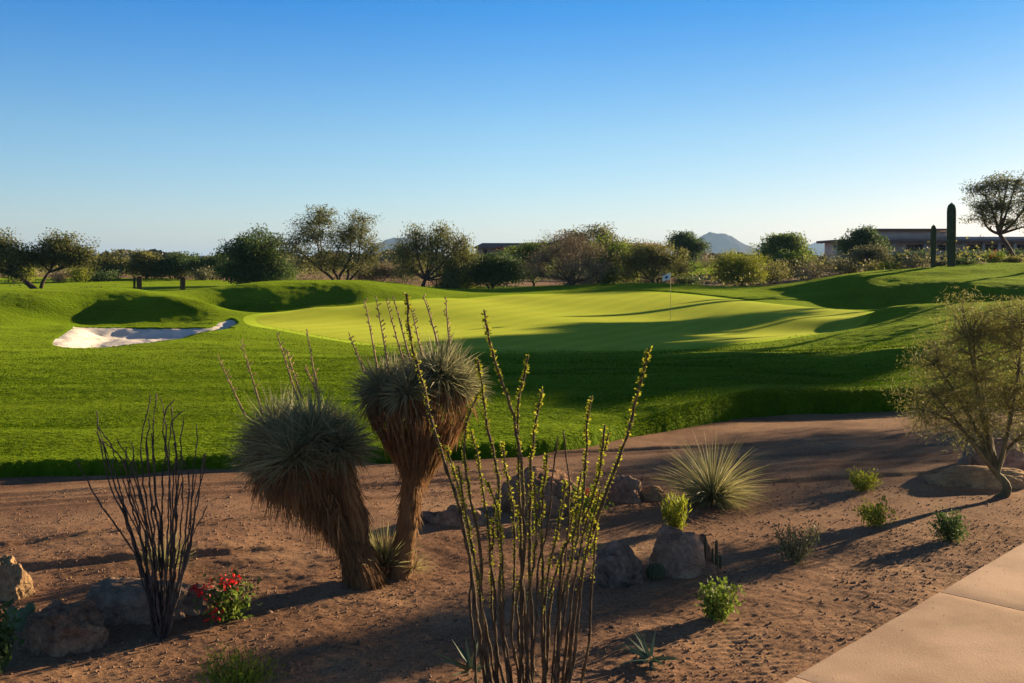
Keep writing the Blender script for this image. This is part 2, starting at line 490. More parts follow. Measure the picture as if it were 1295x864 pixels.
# putting green
GREEN = [(325, 405, 39.8), (345, 397, 41.4), (400, 389, 43.6), (480, 382, 46), (560, 378, 49), (650, 373.5, 53), (760, 370.5, 56), (850, 372, 55), (920, 379, 51.5),
         (1000, 387, 48), (1080, 393, 45.5), (1098, 401, 42), (1080, 412, 38.5), (1020, 424, 35.5), (930, 434, 33), (850, 441, 31.5), (700, 445, 30.5),
         (590, 444, 30.5), (480, 436, 32), (400, 424, 34.5), (345, 414, 37)]
for a in GREEN: cp(*a)
for a in ((848, 405, 44.5), (700, 405, 42), (560, 405, 42), (450, 402, 42), (1000, 405, 41.5), (650, 386, 49), (760, 388, 49), (500, 425, 35)):
    cp(*a)
# ridge behind the green and the right hand mounds
for a in ((600, 367.5, 60), (700, 362, 61), (780, 361, 61), (850, 360.5, 60), (900, 365, 59), (960, 371.5, 58), (1000, 369.5, 57.5), (1050, 360, 57.5), (1100, 351.5, 57.5),
          (1160, 344.5, 59.5), (1200, 340.5, 61), (1230, 337.5, 62), (1295, 335.5, 62), (1400, 333, 62), (1600, 330, 60),
          (1050, 390, 53), (1120, 389, 53), (1190, 386, 52.3), (1280, 384, 51.5), (1050, 374, 55.0), (1120, 368, 55.0), (1190, 362, 54.6), (1230, 361, 54.0), (1290, 363, 53.6), (1160, 360, 55.8), (1190, 352, 57.8), (1230, 351, 57.6), (1290, 352, 57), (1160, 351, 58), (1400, 360, 54), (1120, 358, 56.8),
          (1000, 381, 53), (1110, 393, 38.5), (1180, 386.5, 37.5), (1265, 384, 36.5), (1400, 380, 36),
          (1140, 412, 33), (1140, 442, 27), (1230, 420, 30), (1200, 470, 23.5), (1100, 478, 23), (1000, 482, 22.5), (1000, 445, 30), (1080, 440, 30), (1350, 420, 30)):
    cp(*a)
for px, d, z in ((1180, 45, .95), (1265, 45, 1.0), (1400, 44, 1.3), (1110, 46, .85), (960, 68, 1.3), (1050, 70, 1.75), (1130, 70, 2.35), (1230, 68, 2.95), (1320, 68, 3.02), (1285, 84, 3.2), (960, 80, 1.6), (1050, 85, 2.1),
                 (1150, 90, 2.9), (1280, 95, 3.3), (1150, 115, 3.3), (1300, 120, 3.4), (1500, 90, 3.3), (870, 98, 2.0), (885, 112, 3.3), (930, 112, 3.2), (820, 118, 2.2), (1000, 118, 2.6),
                 (900, 130, 3.0), (600, 140, 2.0), (200, 140, 1.9)):
    cz(px, d, z)
for a in range(0, 360, 20):
    an = math.radians(a)
    for r in (170,):
        ctrl.append((r * math.sin(an), r * math.cos(an), 2.0))
for x, y in ((-25, 0), (25, 0), (-40, -30), (40, -30), (0, -25), (-30, 15), (40, 20)):
    ctrl.append((x, y, 0.2))
K = np.array(ctrl)
SC = 40.0


def _phi(r2):
    return 0.5 * r2 * np.log(r2 + 1e-12)


def _fit():
    n = len(K)
    X = K[:, :2] / SC
    r2 = ((X[:, None] - X[None]) ** 2).sum(-1)
    A = np.zeros((n + 3, n + 3))
    A[:n, :n] = _phi(r2) + np.eye(n) * 6e-5
    Pm = np.hstack([np.ones((n, 1)), X])
    A[:n, n:] = Pm; A[n:, :n] = Pm.T
    b = np.zeros(n + 3); b[:n] = K[:, 2]
    return np.linalg.solve(A, b)


RB = _fit()


def h_lawn(x, y):
    x = np.asarray(x, float); y = np.asarray(y, float)
    shp = x.shape; x = x.ravel(); y = y.ravel()
    out = np.empty(len(x)); n = len(K); X = K[:, :2] / SC
    for i in range(0, len(x), 20000):
        q = np.stack([x[i:i + 20000], y[i:i + 20000]], -1) / SC
        r2 = ((q[:, None] - X[None]) ** 2).sum(-1)
        out[i:i + 20000] = _phi(r2) @ RB[:n] + RB[n] + q @ RB[n + 1:]
    r = np.hypot(x, y)
    out = out + (2.0 - out) * sstep(135, 170, r)
    return out.reshape(shp)


# ---- smooth closed outlines
def closed(pts, n):
    P = np.array(pts, float)
    m = len(P)
    out = []
    k = n // m + 1
    for i in range(m):
        p0, p1, p2, p3 = P[(i - 1) % m], P[i], P[(i + 1) % m], P[(i + 2) % m]
        for t in np.linspace(0, 1, k, endpoint=False):
            out.append(.5 * ((2 * p1) + (-p0 + p2) * t + (2 * p0 - 5 * p1 + 4 * p2 - p3) * t * t + (-p0 + 3 * p1 - 3 * p2 + p3) * t ** 3))
    return np.array(out)


def inside_dist(x, y, poly):
    """signed distance, positive inside"""
    sh = x.shape; q = np.stack([x.ravel(), y.ravel()], -1)
    lo = poly.min(0) - 2; hi = poly.max(0) + 2
    near = ((q > lo) & (q < hi)).all(1)
    out = np.full(len(q), -9.0)
    idx = np.where(near)[0]
    a = poly; b = np.roll(poly, -1, 0)
    for i in range(0, len(idx), 20000):
        ii = idx[i:i + 20000]; p = q[ii]
        ab = b - a
        t = np.clip(((p[:, None] - a) * ab).sum(-1) / ((ab ** 2).sum(-1) + 1e-12), 0, 1)
        dd = np.sqrt((((a + ab * t[..., None]) - p[:, None]) ** 2).sum(-1)).min(1)
        cr = (a[:, 1] > p[:, None, 1]) != (b[:, 1] > p[:, None, 1])
        xi = (b[:, 0] - a[:, 0]) * (p[:, None, 1] - a[:, 1]) / (b[:, 1] - a[:, 1] + 1e-12) + a[:, 0]
        ins = (cr & (p[:, None, 0] < xi)).sum(1) % 2 == 1
        out[ii] = np.where(ins, dd, -dd)
    return out.reshape(sh)


GP = closed([W(*a)[:2] for a in GREEN], 260)
BUNK = [(72, 30.6), (66, 31.2), (68, 32.0), (79, 33.4), (91, 35.2), (86, 36.4), (100, 37.4), (160, 38.0), (230, 37.6), (262, 37.4), (276, 38.8), (292, 39.6), (300, 38.8), (290, 37.0), (296, 35.6), (270, 34.0), (220, 32.0), (165, 30.8), (110, 30.2)]
BP = closed([((p - CX) / F * d, d) for p, d in BUNK], 220)

# toe of the lawn bank, as a polar curve round the viewpoint
_toe = [(-500, 14.6), (-100, 14.1), (0, 14.0), (150, 14.1), (300, 14.5), (450, 15.0), (560, 15.3), (640, 15.5), (720, 16.0), (770, 16.8), (853, 18.0), (908, 19.0), (976, 19.9), (1124, 20.2),
        (1300, 21), (1500, 22), (1900, 24)]
_tx = np.array([(p - CX) / F * d for p, d in _toe]); _ty = np.array([d for p, d in _toe])
_tth = np.arctan2(_tx, _ty); _tr = np.hypot(_tx, _ty)


def r_edge(th):
    e = np.interp(th, _tth, _tr)
    for k in (-.012, .012, -.024, .024):
        e = e + np.interp(th + k, _tth, _tr)
    e = e / 5
    return e + 0.14 * fbm(th * 16, 0 * th, 3, 31) + 0.03 * vnoise(th * 260, 0 * th + 3, 32)


def gauss_line(x, y, p, q, wdt):
    """profile across a line p-q"""
    p = np.array(p); q = np.array(q); t = q - p; L = np.hypot(*t); t = t / L
    dx = x - p[0]; dy = y - p[1]
    s = dx * t[0] + dy * t[1]; c = -dx * t[1] + dy * t[0]
    return c / wdt, sstep(-.5, .5, s) * (1 - sstep(L - .5, L + .5, s)), s


def wp(px, py):
    d = H * F / (py - HY)
    return ((px - CX) / F * d, d)


# low ledges where the planted bed meets the graded wash, and wheel ruts along the wash
LEDGES = [((wp(-120, 712), wp(150, 681)), .045), ((wp(150, 681), wp(470, 648)), .03), ((wp(-150, 735), wp(330, 700)), .05), ((wp(960, 612), wp(1340, 590)), .045), ((wp(985, 600), wp(1400, 572)), .03),
          ((wp(560, 690), wp(820, 640)), .03)]
RUTS = [((wp(-300, 640), wp(700, 596)), .012), ((wp(-300, 655), wp(800, 600)), .012), ((wp(-300, 628), wp(1000, 560)), .014), ((wp(400, 622), wp(1400, 548)), .014),
        ((wp(400, 640), wp(1400, 562)), .014), ((wp(700, 575), wp(1500, 535)), .012)]


def h_sand(x, y, fine=True):
    x = np.asarray(x, float); y = np.asarray(y, float)
    z = 0.10 * fbm(x * .28, y * .28, 2, 3) * sstep(3, 8, y) * (1 - .6 * sstep(12, 14, y))
    if fine:
        bed = 1 - sstep(10.2, 12.0, y + .12 * x * 0 + .35 * vnoise(x * .5, y * .5, 9))
        z = z + (.040 * fbm(x * 1.1, y * 1.3, 3, 11) + .009 * fbm(x * 5.5, y * 7.5, 3, 14) + .007 * fbm(x * 19, y * 25, 3, 15)) * (.3 + .7 * bed)
        for (a, b), h in LEDGES:
            c, m, s = gauss_line(x, y, a, b, .10)
            c = c + 1.2 * vnoise(s * .9, 0 * s, 21) + .5 * vnoise(s * 3.5, 0 * s, 22)
            z = z + 1.0 * h * m * (sstep(-.5, .5, c)) - 1.0 * h * m * sstep(.6, 16, c)
        for (a, b), h in RUTS:
            h = h * 1.4
            c, m, s = gauss_line(x, y, a, b, .09)
            c = c + 1.5 * vnoise(s * .35, 0 * s, 25)
            z = z - h * m * np.exp(-c * c) + h * .8 * m * np.exp(-(np.abs(c) - 1.9) ** 2 * 1.5)
        # rake ripples beside the path
        a, b = PATH_A, PATH_B
        t = np.array(b) - np.array(a); t = t / np.hypot(*t)
        cdist = -(x - a[0]) * t[1] + (y - a[1]) * t[0]
        s = (x - a[0]) * t[0] + (y - a[1]) * t[1]
        rip = np.sin((s * .55 + cdist * .9 + .25 * vnoise(x * 2, y * 2, 41)) * 2 * PI / .085)
        z = z + .006 * rip * sstep(.02, .2, cdist) * (1 - sstep(.7, 1.3, cdist)) * (.6 + vnoise(x * .9, y * .9, 43) * 1.0).clip(0, 1)
    return z


PATH_A, PATH_B = (2.0, 7.14), (5.47, 10.64)


def ground_h(x, y, fine=True):
    x = np.asarray(x, float); y = np.asarray(y, float)
    r = np.hypot(x, y); th = np.arctan2(x, y)
    re = np.where(np.abs(th) < 1.3, r_edge(np.clip(th, -1.3, 1.3)), 25)
    t = sstep(0.25, 1.4, r - re)
    zs = h_sand(x, y, fine)
    zl = h_lawn(x, y) - 0.22 - 0.8 * sstep(-.3, .6, inside_dist(x, y, BP))
    z = zs * (1 - t) + zl * t
    # keep the soil under the concrete path
    t2 = np.array(PATH_B) - np.array(PATH_A); t2 = t2 / np.hypot(*t2)
    c = (x - PATH_A[0]) * t2[1] - (y - PATH_A[1]) * t2[0]
    return z - 0.10 * sstep(0.0, 0.1, c) * (1 - sstep(2.3, 2.5, c))


def lawn_z(x, y, extra=True):
    z = h_lawn(x, y)
    return z


def G(px, py, dmin=4.0, dmax=140.0):
    """where the sight line through a photo pixel meets the ground"""
    d = np.exp(np.linspace(math.log(dmin), math.log(dmax), 1500))
    x = (px - CX) / F * d
    zr = H - (py - HY) / F * d
    r = np.hypot(x, d); th = np.arctan2(x, d)
    hs = np.where(r > r_edge(th) + .5, h_lawn(x, d), ground_h(x, d, False))
    k = np.argmax(hs >= zr)
    if not (hs >= zr).any(): k = len(d) - 1
    return np.array([x[k], d[k], hs[k]])


def surf(x, y):
    x = np.atleast_1d(np.asarray(x, float)); y = np.atleast_1d(np.asarray(y, float))
    r = np.hypot(x, y); th = np.arctan2(x, y)
    return np.where(r > r_edge(th) + .5, h_lawn(x, y), ground_h(x, y, False))


def polar_grid(th, r, zf):
    TH, R = np.meshgrid(th, r)
    X = R * np.sin(TH); Y = R * np.cos(TH)
    return X, Y


def grid_quads(nr, nc, wrap=False):
    i = np.arange(nr - 1)[:, None] * nc
    j = np.arange(nc if wrap else nc - 1)[None]
    j2 = (j + 1) % nc
    return np.stack([i + j, i + nc + j, i + nc + j2, i + j2], -1).reshape(-1, 4)


HALF = math.radians(31)
th_f = np.linspace(-HALF, HALF, 470)
th_c = np.linspace(HALF, 2 * PI - HALF, 120)[1:-1]
th_all = np.concatenate([th_f, th_c])
r_all = np.concatenate([[0.01], np.linspace(.5, 4.6, 14), np.exp(np.linspace(math.log(4.7), math.log(22), 640)), np.exp(np.linspace(math.log(22.3), math.log(175), 160)),
                        np.exp(np.linspace(math.log(185), math.log(16000), 40))])
X, Y = polar_grid(th_all, r_all, None)
Z = ground_h(X, Y)
far = sstep(60, 75, np.hypot(X, Y))
Z = Z + .20 * far * (1 - sstep(140, 170, np.hypot(X, Y)))
tag(mk('ground', np.stack([X, Y, Z], -1).reshape(-1, 3), grid_quads(len(r_all), len(th_all), True)[:, ::-1], M_sand, smooth=True), kind='structure')


# ---- lawn
fl = {-400: 96, 0: 96, 200: 88, 300: 78, 480: 72, 620: 74, 800: 72, 880: 66, 950: 63, 1050: 63, 1150: 64, 1295: 65.5, 1400: 66, 1900: 70}


def r_far(th):
    px = CX + np.tan(np.clip(th, -1.2, 1.2)) * F
    d = np.interp(px, list(fl.keys()), list(fl.values()))
    return d / np.cos(th) + .5 * fbm(th * 30, 0 * th, 3, 77)


th_l = np.concatenate([np.linspace(-math.radians(52), -HALF, 25)[:-1], np.linspace(-HALF, HALF, 640), np.linspace(HALF, math.radians(55), 30)[1:]])
re = r_edge(th_l); rf = r_far(th_l)
s_lip = np.array([0, .04, .09, .15, .22, .3, .4, .52, .66, .82, 1.0])
u = np.linspace(0, 1, 430)[1:]
rows = [re + s for s in s_lip]
for uu in u:
    rows.append(np.exp(np.log(re + 1.0) + (np.log(rf) - np.log(re + 1.0)) * uu))
R = np.array(rows)
TH = np.broadcast_to(th_l, R.shape)
X = R * np.sin(TH); Y = R * np.cos(TH)
Z = h_lawn(X, Y)
gd = inside_dist(X, Y, GP)
bd = inside_dist(X, Y, BP)
_rc = W(1100, 399, 43.0)
RIM = np.exp(-((X - _rc[0]) ** 2 + (Y - _rc[1]) ** 2) / 9.0)
lump = .085 * fbm(X * .26, Y * .75, 4, 51) + .016 * vnoise(X * 4.0, Y * 4.0, 55)
Z = Z + lump * sstep(.2, 2.5, -gd) + (.05 * sstep(48, 52, Y) + .22 * RIM) * sstep(.75, 1.1, -gd)
S = R - re[None]
wl = np.interp(CX + np.tan(th_l) * F, [0, 700, 850, 1000, 1300], [.42, .42, .65, .85, .85])[None]
prof = np.clip(S / wl, 0, 1); prof = np.clip(1 - (1 - prof) ** 3, 0, 1) ** .6
Zs = h_sand(X, Y, False) - .04
Z = Zs + (Z - Zs) * prof
Z = Z - 1.0 * sstep(0.0, .22, bd)
Z = np.where(gd > .02, Z - .06 * sstep(0.02, .3, gd), Z)
Z[-1] -= .5; Z[-2] -= .1
lawn = tag(mk('lawn', np.stack([X, Y, Z], -1).reshape(-1, 3), grid_quads(*R.shape)[:, ::-1], M_turf, smooth=True), kind='structure')


def ring_sheet(name, poly, zf, mat, nring=60, kind='structure', cen=None):
    c = poly.mean(0) if cen is None else np.array(cen)
    ts = np.linspace(0, 1, nring) ** 0.8
    V = np.concatenate([poly * (1 - t) + c * t for t in ts[:-1]] + [c[None]])
    n = len(poly)
    Q = grid_quads(nring - 1, n, True)
    e = (nring - 2) * n
    T = np.stack([e + np.arange(n), (nring - 1) * n + 0 * np.arange(n), e + (np.arange(n) + 1) % n], -1)
    ins = inside_dist(V[:, 0], V[:, 1], poly)
    z = zf(V[:, 0], V[:, 1], ins)
    o = mk(name, np.column_stack([V, z]), [Q, T], mat, smooth=True)
    # face up
    nz = np.zeros(len(o.data.polygons) * 3); o.data.polygons.foreach_get('normal', nz)
    if nz[2::3].mean() < 0: o.data.flip_normals()
    return tag(o, kind=kind)


GC = np.array([GP[:, 0].mean() * .6, 43.0])
# fringe ring just under the mown green
FP = GC + (GP - GC) * 1.045
ring_sheet('putting_green', GP, lambda x, y, i: h_lawn(x, y) + .016 + .018 * sstep(0, .8, i), M_green, 70, cen=GC)
ring_sheet('green_fringe', FP, lambda x, y, i: h_lawn(x, y) + .004 + .008 * sstep(0, .5, i) - .02 * sstep(1.4, 1.8, i), M_fringe, 70, cen=GC)


def bz(x, y, i):
    return h_lawn(x, y) - .06 - .34 * sstep(0, 1.3, i) + .05 * fbm(x * 1.1, y * 1.1, 3, 61) + .045 * vnoise(x * 3.5, y * 3.5, 63)


ring_sheet('bunker', BP, bz, M_bunker, 60)

# ---- path of cast concrete slabs
t2 = np.array(PATH_B) - np.array(PATH_A); t2 = t2 / np.hypot(*t2); n2 = np.array([t2[1], -t2[0]])
mb = MB()
jw = .007
sl = 2.62
for k in range(-3, 6):
    s0 = .06 + k * sl + jw; s1 = .06 + (k + 1) * sl - jw
    ns, nw = 30, 26
    ss = np.linspace(s0, s1, ns); ww = np.linspace(0, 2.4, nw)
    SS, WW = np.meshgrid(ss, ww, indexing='ij')
    wob = .012 * vnoise(SS * 3.5, 0 * SS, 71) * (WW < .01)
    P = np.array(PATH_A) + SS[..., None] * t2 + (WW + wob)[..., None] * n2
    edge = np.minimum(np.minimum(SS - s0, s1 - SS), np.minimum(WW, 2.4 - WW))
    zz = .035 + .004 * fbm(P[..., 0] * 1.2, P[..., 1] * 1.2, 2, 72) - .006 * (1 - sstep(0, .012, edge))
    V = np.concatenate([P, zz[..., None]], -1).reshape(-1, 3)
    Q = grid_quads(ns, nw)
    mb.add(V, Q)
    bi = np.concatenate([np.arange(nw), np.arange(1, ns) * nw + nw - 1, (ns - 1) * nw + np.arange(nw - 2, -1, -1), np.arange(ns - 2, 0, -1) * nw])
    bv = V[bi]; lo = bv.copy(); lo[:, 2] = -.15
    m = len(bi)
    i = np.arange(m); mb.add(np.vstack([bv, lo]), np.stack([i, (i + 1) % m, m + (i + 1) % m, m + i], -1))
tag(mb.build('path', M_conc), kind='structure')

# far strips: pale cart track and a shaded grass bank across the valley
def strip(name, pts, wd, mat, lift=.3):
    P = np.array(pts, float)
    t = unit(np.gradient(P, axis=0)); nn = np.stack([-t[:, 1], t[:, 0]], -1)
    V = []
    for k in np.linspace(-1, 1, 5):
        q = P + nn * wd * k
        V.append(np.column_stack([q, h_lawn(q[:, 0], q[:, 1]) + lift]))
    V = np.stack(V, 1).reshape(-1, 3)
    return tag(mk(name, V, grid_quads(len(P), 5), mat, smooth=True), kind='structure')


xs = np.linspace(0, 1, 30)
M_track = solid('pale_cart_track', (0.52, 0.44, 0.38), (0.44, 0.37, 0.31), 2)
strip('cart_path', np.column_stack([11 + 13 * xs, 74 - 7.0 * xs + 1.5 * np.sin(xs * 3)]), 1.0, M_track, .06)
r_b = np.linspace(98, 124, 40); t_b = np.arctan2(np.linspace(845, 960, 60) - CX, F)
X, Y = polar_grid(t_b, r_b, None)
tag(mk('far_fairway', np.stack([X, Y, h_lawn(X, Y) + .09], -1).reshape(-1, 3), grid_quads(40, 60)[:, ::-1], M_turf, smooth=True), kind='structure')

# ---- grass blades over the near lawn (uncountable)
def blade_field(n, rmin_off, rmax, L, Wd, pw=1.0):
    th = rng.uniform(-HALF, HALF, n)
    r0 = r_edge(th) + rmin_off
    r = np.sqrt(r0 ** 2 + (rmax ** 2 - r0 ** 2) * rng.random(n) ** pw)
    x = r * np.sin(th); y = r * np.cos(th)
    s = r - r_edge(th)
    wlx = np.interp(CX + np.tan(th) * F, [0, 700, 850, 1000, 1300], [.42, .42, .65, .85, .85])
    pr = np.clip(s / wlx, 0, 1); pr = np.clip(1 - (1 - pr) ** 3, 0, 1) ** .6
    z0 = h_sand(x, y, False) - .04
    z = h_lawn(x, y) + .085 * fbm(x * .26, y * .75, 4, 51) + .016 * vnoise(x * 4, y * 4, 55) + .07
    z = z0 + (z - z0) * pr
    keep = inside_dist(x, y, FP) < .2
    keep &= inside_dist(x, y, BP) < -.05
    keep &= rng.random(n) > .97 * sstep(14.5, rmax - 1, r + 2.5 * fbm(x * .35, y * .35, 2, 87))
    P = np.stack([x, y, z - .012], -1)[keep]
    m = len(P)
    D = np.stack([rng.normal(0, .6, m), rng.normal(0, .6, m), np.ones(m)], -1)
    l = L * rng.uniform(.6, 1.3, m) * (1 + .035 * (r[keep] - 14).clip(0, 30))
    patch = (.85 + .7 * fbm(x * .35, y * 1.2, 3, 88))[keep].clip(.3, 1.5)
    return P, D, l * patch, Wd * rng.uniform(.7, 1.3, m) * (1 + .07 * (r[keep] - 14).clip(0, 40))


mb = MB()
P, D, l, w = blade_field(420000, .0, 36, .030, .010)
blades(mb, P, D, l, w, .5, 1)
# shaggy overhanging fringe along the lip
th = rng.uniform(-HALF, HALF, 26000); s = rng.uniform(.0, .6, 26000) ** 1.2
r = r_edge(th) + s; x = r * np.sin(th); y = r * np.cos(th)
kk = (CX + np.tan(th) * F > 770 + 60 * rng.random(len(th))); th = th[kk]; s = s[kk]; r = r[kk]; x = x[kk]; y = y[kk]
wlx = np.interp(CX + np.tan(th) * F, [0, 700, 850, 1000, 1300], [.42, .42, .65, .85, .85])
pr = np.clip(s / wlx, 0, 1); pr = np.clip(1 - (1 - pr) ** 3, 0, 1) ** .6
z0 = h_sand(x, y, False) - .04
z = z0 + (h_lawn(x, y) + .05 - z0) * pr
m = len(x)
D = np.stack([-np.sin(th) * .5 + rng.normal(0, .5, m), -np.cos(th) * .5 + rng.normal(0, .5, m), .9 + 0 * x], -1)
blades(mb, np.stack([x, y, z - .01], -1), D, .042 * rng.uniform(.4, 1.6, m) * (.4 + 1.2 * rng.random(m) ** 3), .009 * rng.uniform(.7, 1.3, m), .8, 2)
tag(mb.build('grass', M_blade), kind='stuff')

# ---- loose gravel on the sand (uncountable)
ico = np.array([(0, 0, 1), (.9, 0, .3), (.25, .85, .35), (-.75, .5, .25), (-.7, -.55, .3), (.3, -.85, .3), (.1, .05, -.5)])
icoT = np.array([(0, 1, 2), (0, 2, 3), (0, 3, 4), (0, 4, 5), (0, 5, 1), (6, 2, 1), (6, 3, 2), (6, 4, 3), (6, 5, 4), (6, 1, 5)])
n = 90000
th = rng.uniform(-HALF, HALF, n); r = 5.0 + 9.5 * rng.random(n) ** .9
x = r * np.sin(th); y = r * np.cos(th)
dens = fbm(x * .8, y * .8, 3, 91)
k = (dens > -.12) | (rng.random(n) < .35)
c = (x - PATH_A[0]) * t2[1] - (y - PATH_A[1]) * t2[0]
k &= (c < -.02) | ((c < .5) & (rng.random(n) < .10 * np.exp(-c.clip(0, 9) / .12)))
x, y = x[k], y[k]; n = len(x)
size = .003 + .013 * rng.random(n) ** 10 + .016 * (rng.random(n) > .992) * rng.random(n)
rot = rng.uniform(0, 2 * PI, n)
V = ico[None] * size[:, None, None] * rng.uniform(.7, 1.4, (n, 1, 3))
cs, sn = np.cos(rot)[:, None], np.sin(rot)[:, None]
V = np.stack([V[..., 0] * cs - V[..., 1] * sn, V[..., 0] * sn + V[..., 1] * cs, V[..., 2]], -1)
c = (x - PATH_A[0]) * t2[1] - (y - PATH_A[1]) * t2[0]
V += np.stack([x, y, np.where(c > 0, .036, ground_h(x, y))], -1)[:, None]
T = (icoT[None] + 7 * np.arange(n)[:, None, None]).reshape(-1, 3)
tag(mk('gravel', V.reshape(-1, 3), [T], M_pebble), kind='stuff')


# ------------------------------------------------------------------ plants
def lobes_world(lobes, d, dep=.85):
    out = []
    for l in lobes:
        px, py, rx, ry = l[:4]
        dd = d + (l[4] if len(l) > 4 else 0)
        c = W(px, py, dd)
        out.append((c, np.array([rx / F * dd, rx / F * dd * dep, ry / F * dd])))
    return out


def bez(a, b, c, n):
    t = np.linspace(0, 1, n)[:, None]
    return (1 - t) ** 2 * a + 2 * t * (1 - t) * b + t * t * c


def tree(name, label, cat, base, d, lobes, leaf_mat, bark=None, nclus=90, nleaf=95, ll=.13, lw=.075, cr=.32, tr=.11, stems=1, fork=.28, droop=0.0,
         twig=True, group=None, spread=.35, zbase=None, lean=None, sides=6, twigs=0, twig_mat=None, shell=.45, sag=-.06, limbs_per=None):
    bark = bark or M_bark
    b = W(base[0], base[1], d)
    if zbase is None:
        b[2] = float(surf(b[0], b[1])[0]) - .05
    else:
        b[2] = zbase
    if group == 'trees beyond the green':
        nleaf = int(nleaf * 1.1); lobes = [(l[0], l[1], l[2] * 1.05, l[3] * 1.06) + tuple(l[4:]) for l in lobes]
    root = thing(name, label, cat, b, group)
    LW = lobes_world(lobes, d)
    wts = np.array([r[0] * r[2] for c, r in LW]); wts = wts / wts.sum()
    cen = sum(c * w for (c, r), w in zip(LW, wts))
    top = max(c[2] + r[2] for c, r in LW)
    ht = top - b[2]
    tm = MB(); lm = MB()
    # stems
    sts = []
    for s in range(stems):
        off = np.array([rng.normal(0, spread), rng.normal(0, spread), 0]) * ht * .3 * (stems > 1)
        fk = b + (cen - b) * fork + off
        if lean is not None: fk = W(lean[0], lean[1], d) + off
        jit = rng.normal(0, .06, 3) * ht
        p = bez(b + off * .08, (b + fk) / 2 + jit * [1, 1, .2], fk, 7)
        tm.tube(p, np.linspace(tr * (1.25 if stems == 1 else .9), tr * .72, 7) * np.array([1.15, 1, 1, 1, 1, 1, 1]), sides + 2, False)
        sts.append(fk)
    # limbs to lobes
    limbs = []
    for (c, r) in LW:
        for q in range(limbs_per or (2 if r[0] * F / d > 26 else 1)):
            fk = min(sts, key=lambda s: np.linalg.norm((s - c)[:2]) + rng.random() * .6)
            tgt = c + rng.normal(0, .28, 3) * r
            mid = fk + (tgt - fk) * .5 + np.array([0, 0, sag * ht]) + rng.normal(0, .05, 3) * ht
            p = bez(fk, mid, tgt, 8)
            tm.tube(p, np.linspace(tr * .62, tr * .2, 8), sides, False)
            limbs.append(p)
    LP = np.concatenate(limbs)
    # clusters
    for li, ((c, r), w) in enumerate(zip(LW, wts)):
        k = max(3, int(round(nclus * w)))
        dirs = rdir(k); rad = rng.random(k) ** shell
        cc = c + dirs * rad[:, None] * r * (1 + .22 * rng.normal(size=(k, 1)))
        for q in cc:
            dd = np.linalg.norm(LP - q, axis=1)
            src = LP[np.argmin(dd + .15 * rng.random(len(dd)) * dd.max())]
            mid = (src + q) / 2 + rng.normal(0, .06, 3) * np.linalg.norm(q - src) + np.array([0, 0, .05 * np.linalg.norm(q - src)])
            p = bez(src, mid, q, 4)
            tm.tube(p, np.linspace(tr * .2, tr * .05, 4), 4, False)
            for _ in range(twigs):
                e = q + rng.normal(0, 1, 3) * cr * np.array([1.1, 1.1, .9])
                tm.tube(np.array([p[2], (p[2] + e) / 2 + rng.normal(0, .05, 3) * cr, e]), [tr * .06, tr * .045, tr * .02], 3, False)
            m = int(nleaf * rng.uniform(.55, 1.45))
            g = rng.normal(0, 1, (m, 3)).clip(-1.7, 1.7) * cr * np.array([1, 1, .62 + droop])
            g[:, 2] -= droop * cr * np.abs(rng.normal(0, 1.2, m))
            A = rdir(m)
            if droop: A = unit(A * .5 + np.array([0, 0, -1.0]) * droop * 1.5)
            leaves(lm, q + g, A, ll * rng.uniform(.6, 1.4, m), lw * rng.uniform(.6, 1.4, m))
    tm.build('trunk', bark, root, True)
    lm.build('crown', leaf_mat, root)
    return root


def shrub(name, label, cat, px, py, wpx, hpx, leaf_mat, n=1400, ll=.05, lw=.025, group=None, d=None, stems=9, bark=None, up=.3, round_=False, parts=True, jag=.35):
    if d is None:
        b = G(px, py)
    else:
        b = W(px, py, d); b[2] = float(surf(b[0], b[1])[0])
    dd = b[1]
    w = wpx / F * dd / 2; h = hpx / F * dd
    b[2] -= .01
    root = thing(name, label, cat, b, group)
    tm = MB(); lm = MB()
    ns = stems
    tips = []
    for i in range(ns):
        a = 2 * PI * (i + rng.random() * .7) / ns
        k = rng.uniform(.35, 1.0)
        tip = b + np.array([math.cos(a) * w * k, math.sin(a) * w * k, h * (rng.uniform(.55, 1.0) if not round_ else math.sqrt(max(.1, 1 - .8 * k * k)))])
        mid = b + (tip - b) * .5 + np.array([math.cos(a), math.sin(a), 0]) * w * .12
        p = bez(b, mid, tip, 5)
        tm.tube(p, np.linspace(max(.004, .012 * h), .002, 5), 4, False)
        tips.append(p)
    per = n // ns
    for p in tips:
        m = int(per * rng.uniform(.7, 1.3))
        t = rng.uniform(.18, 1.05, m)
        i0 = np.clip((t * 4).astype(int), 0, 3)
        q = p[i0] + (p[i0 + 1] - p[i0]) * (t * 4 - i0)[:, None]
        q = q + rng.normal(0, 1, (m, 3)) * np.array([w * jag, w * jag, h * jag * .55]) * .8
        q[:, 2] = np.maximum(q[:, 2], b[2] + .02 * h)
        A = unit(rdir(m) + np.array([0, 0, up]) + (q - b) / (np.linalg.norm(q - b, axis=1, keepdims=True) + 1e-6) * .6)
        leaves(lm, q, A, ll * rng.uniform(.6, 1.4, m), lw * rng.uniform(.6, 1.4, m))
    if parts:
        tm.build('branches', bark or M_bark, root, True)
    lm.build('foliage', leaf_mat, root)
    return root


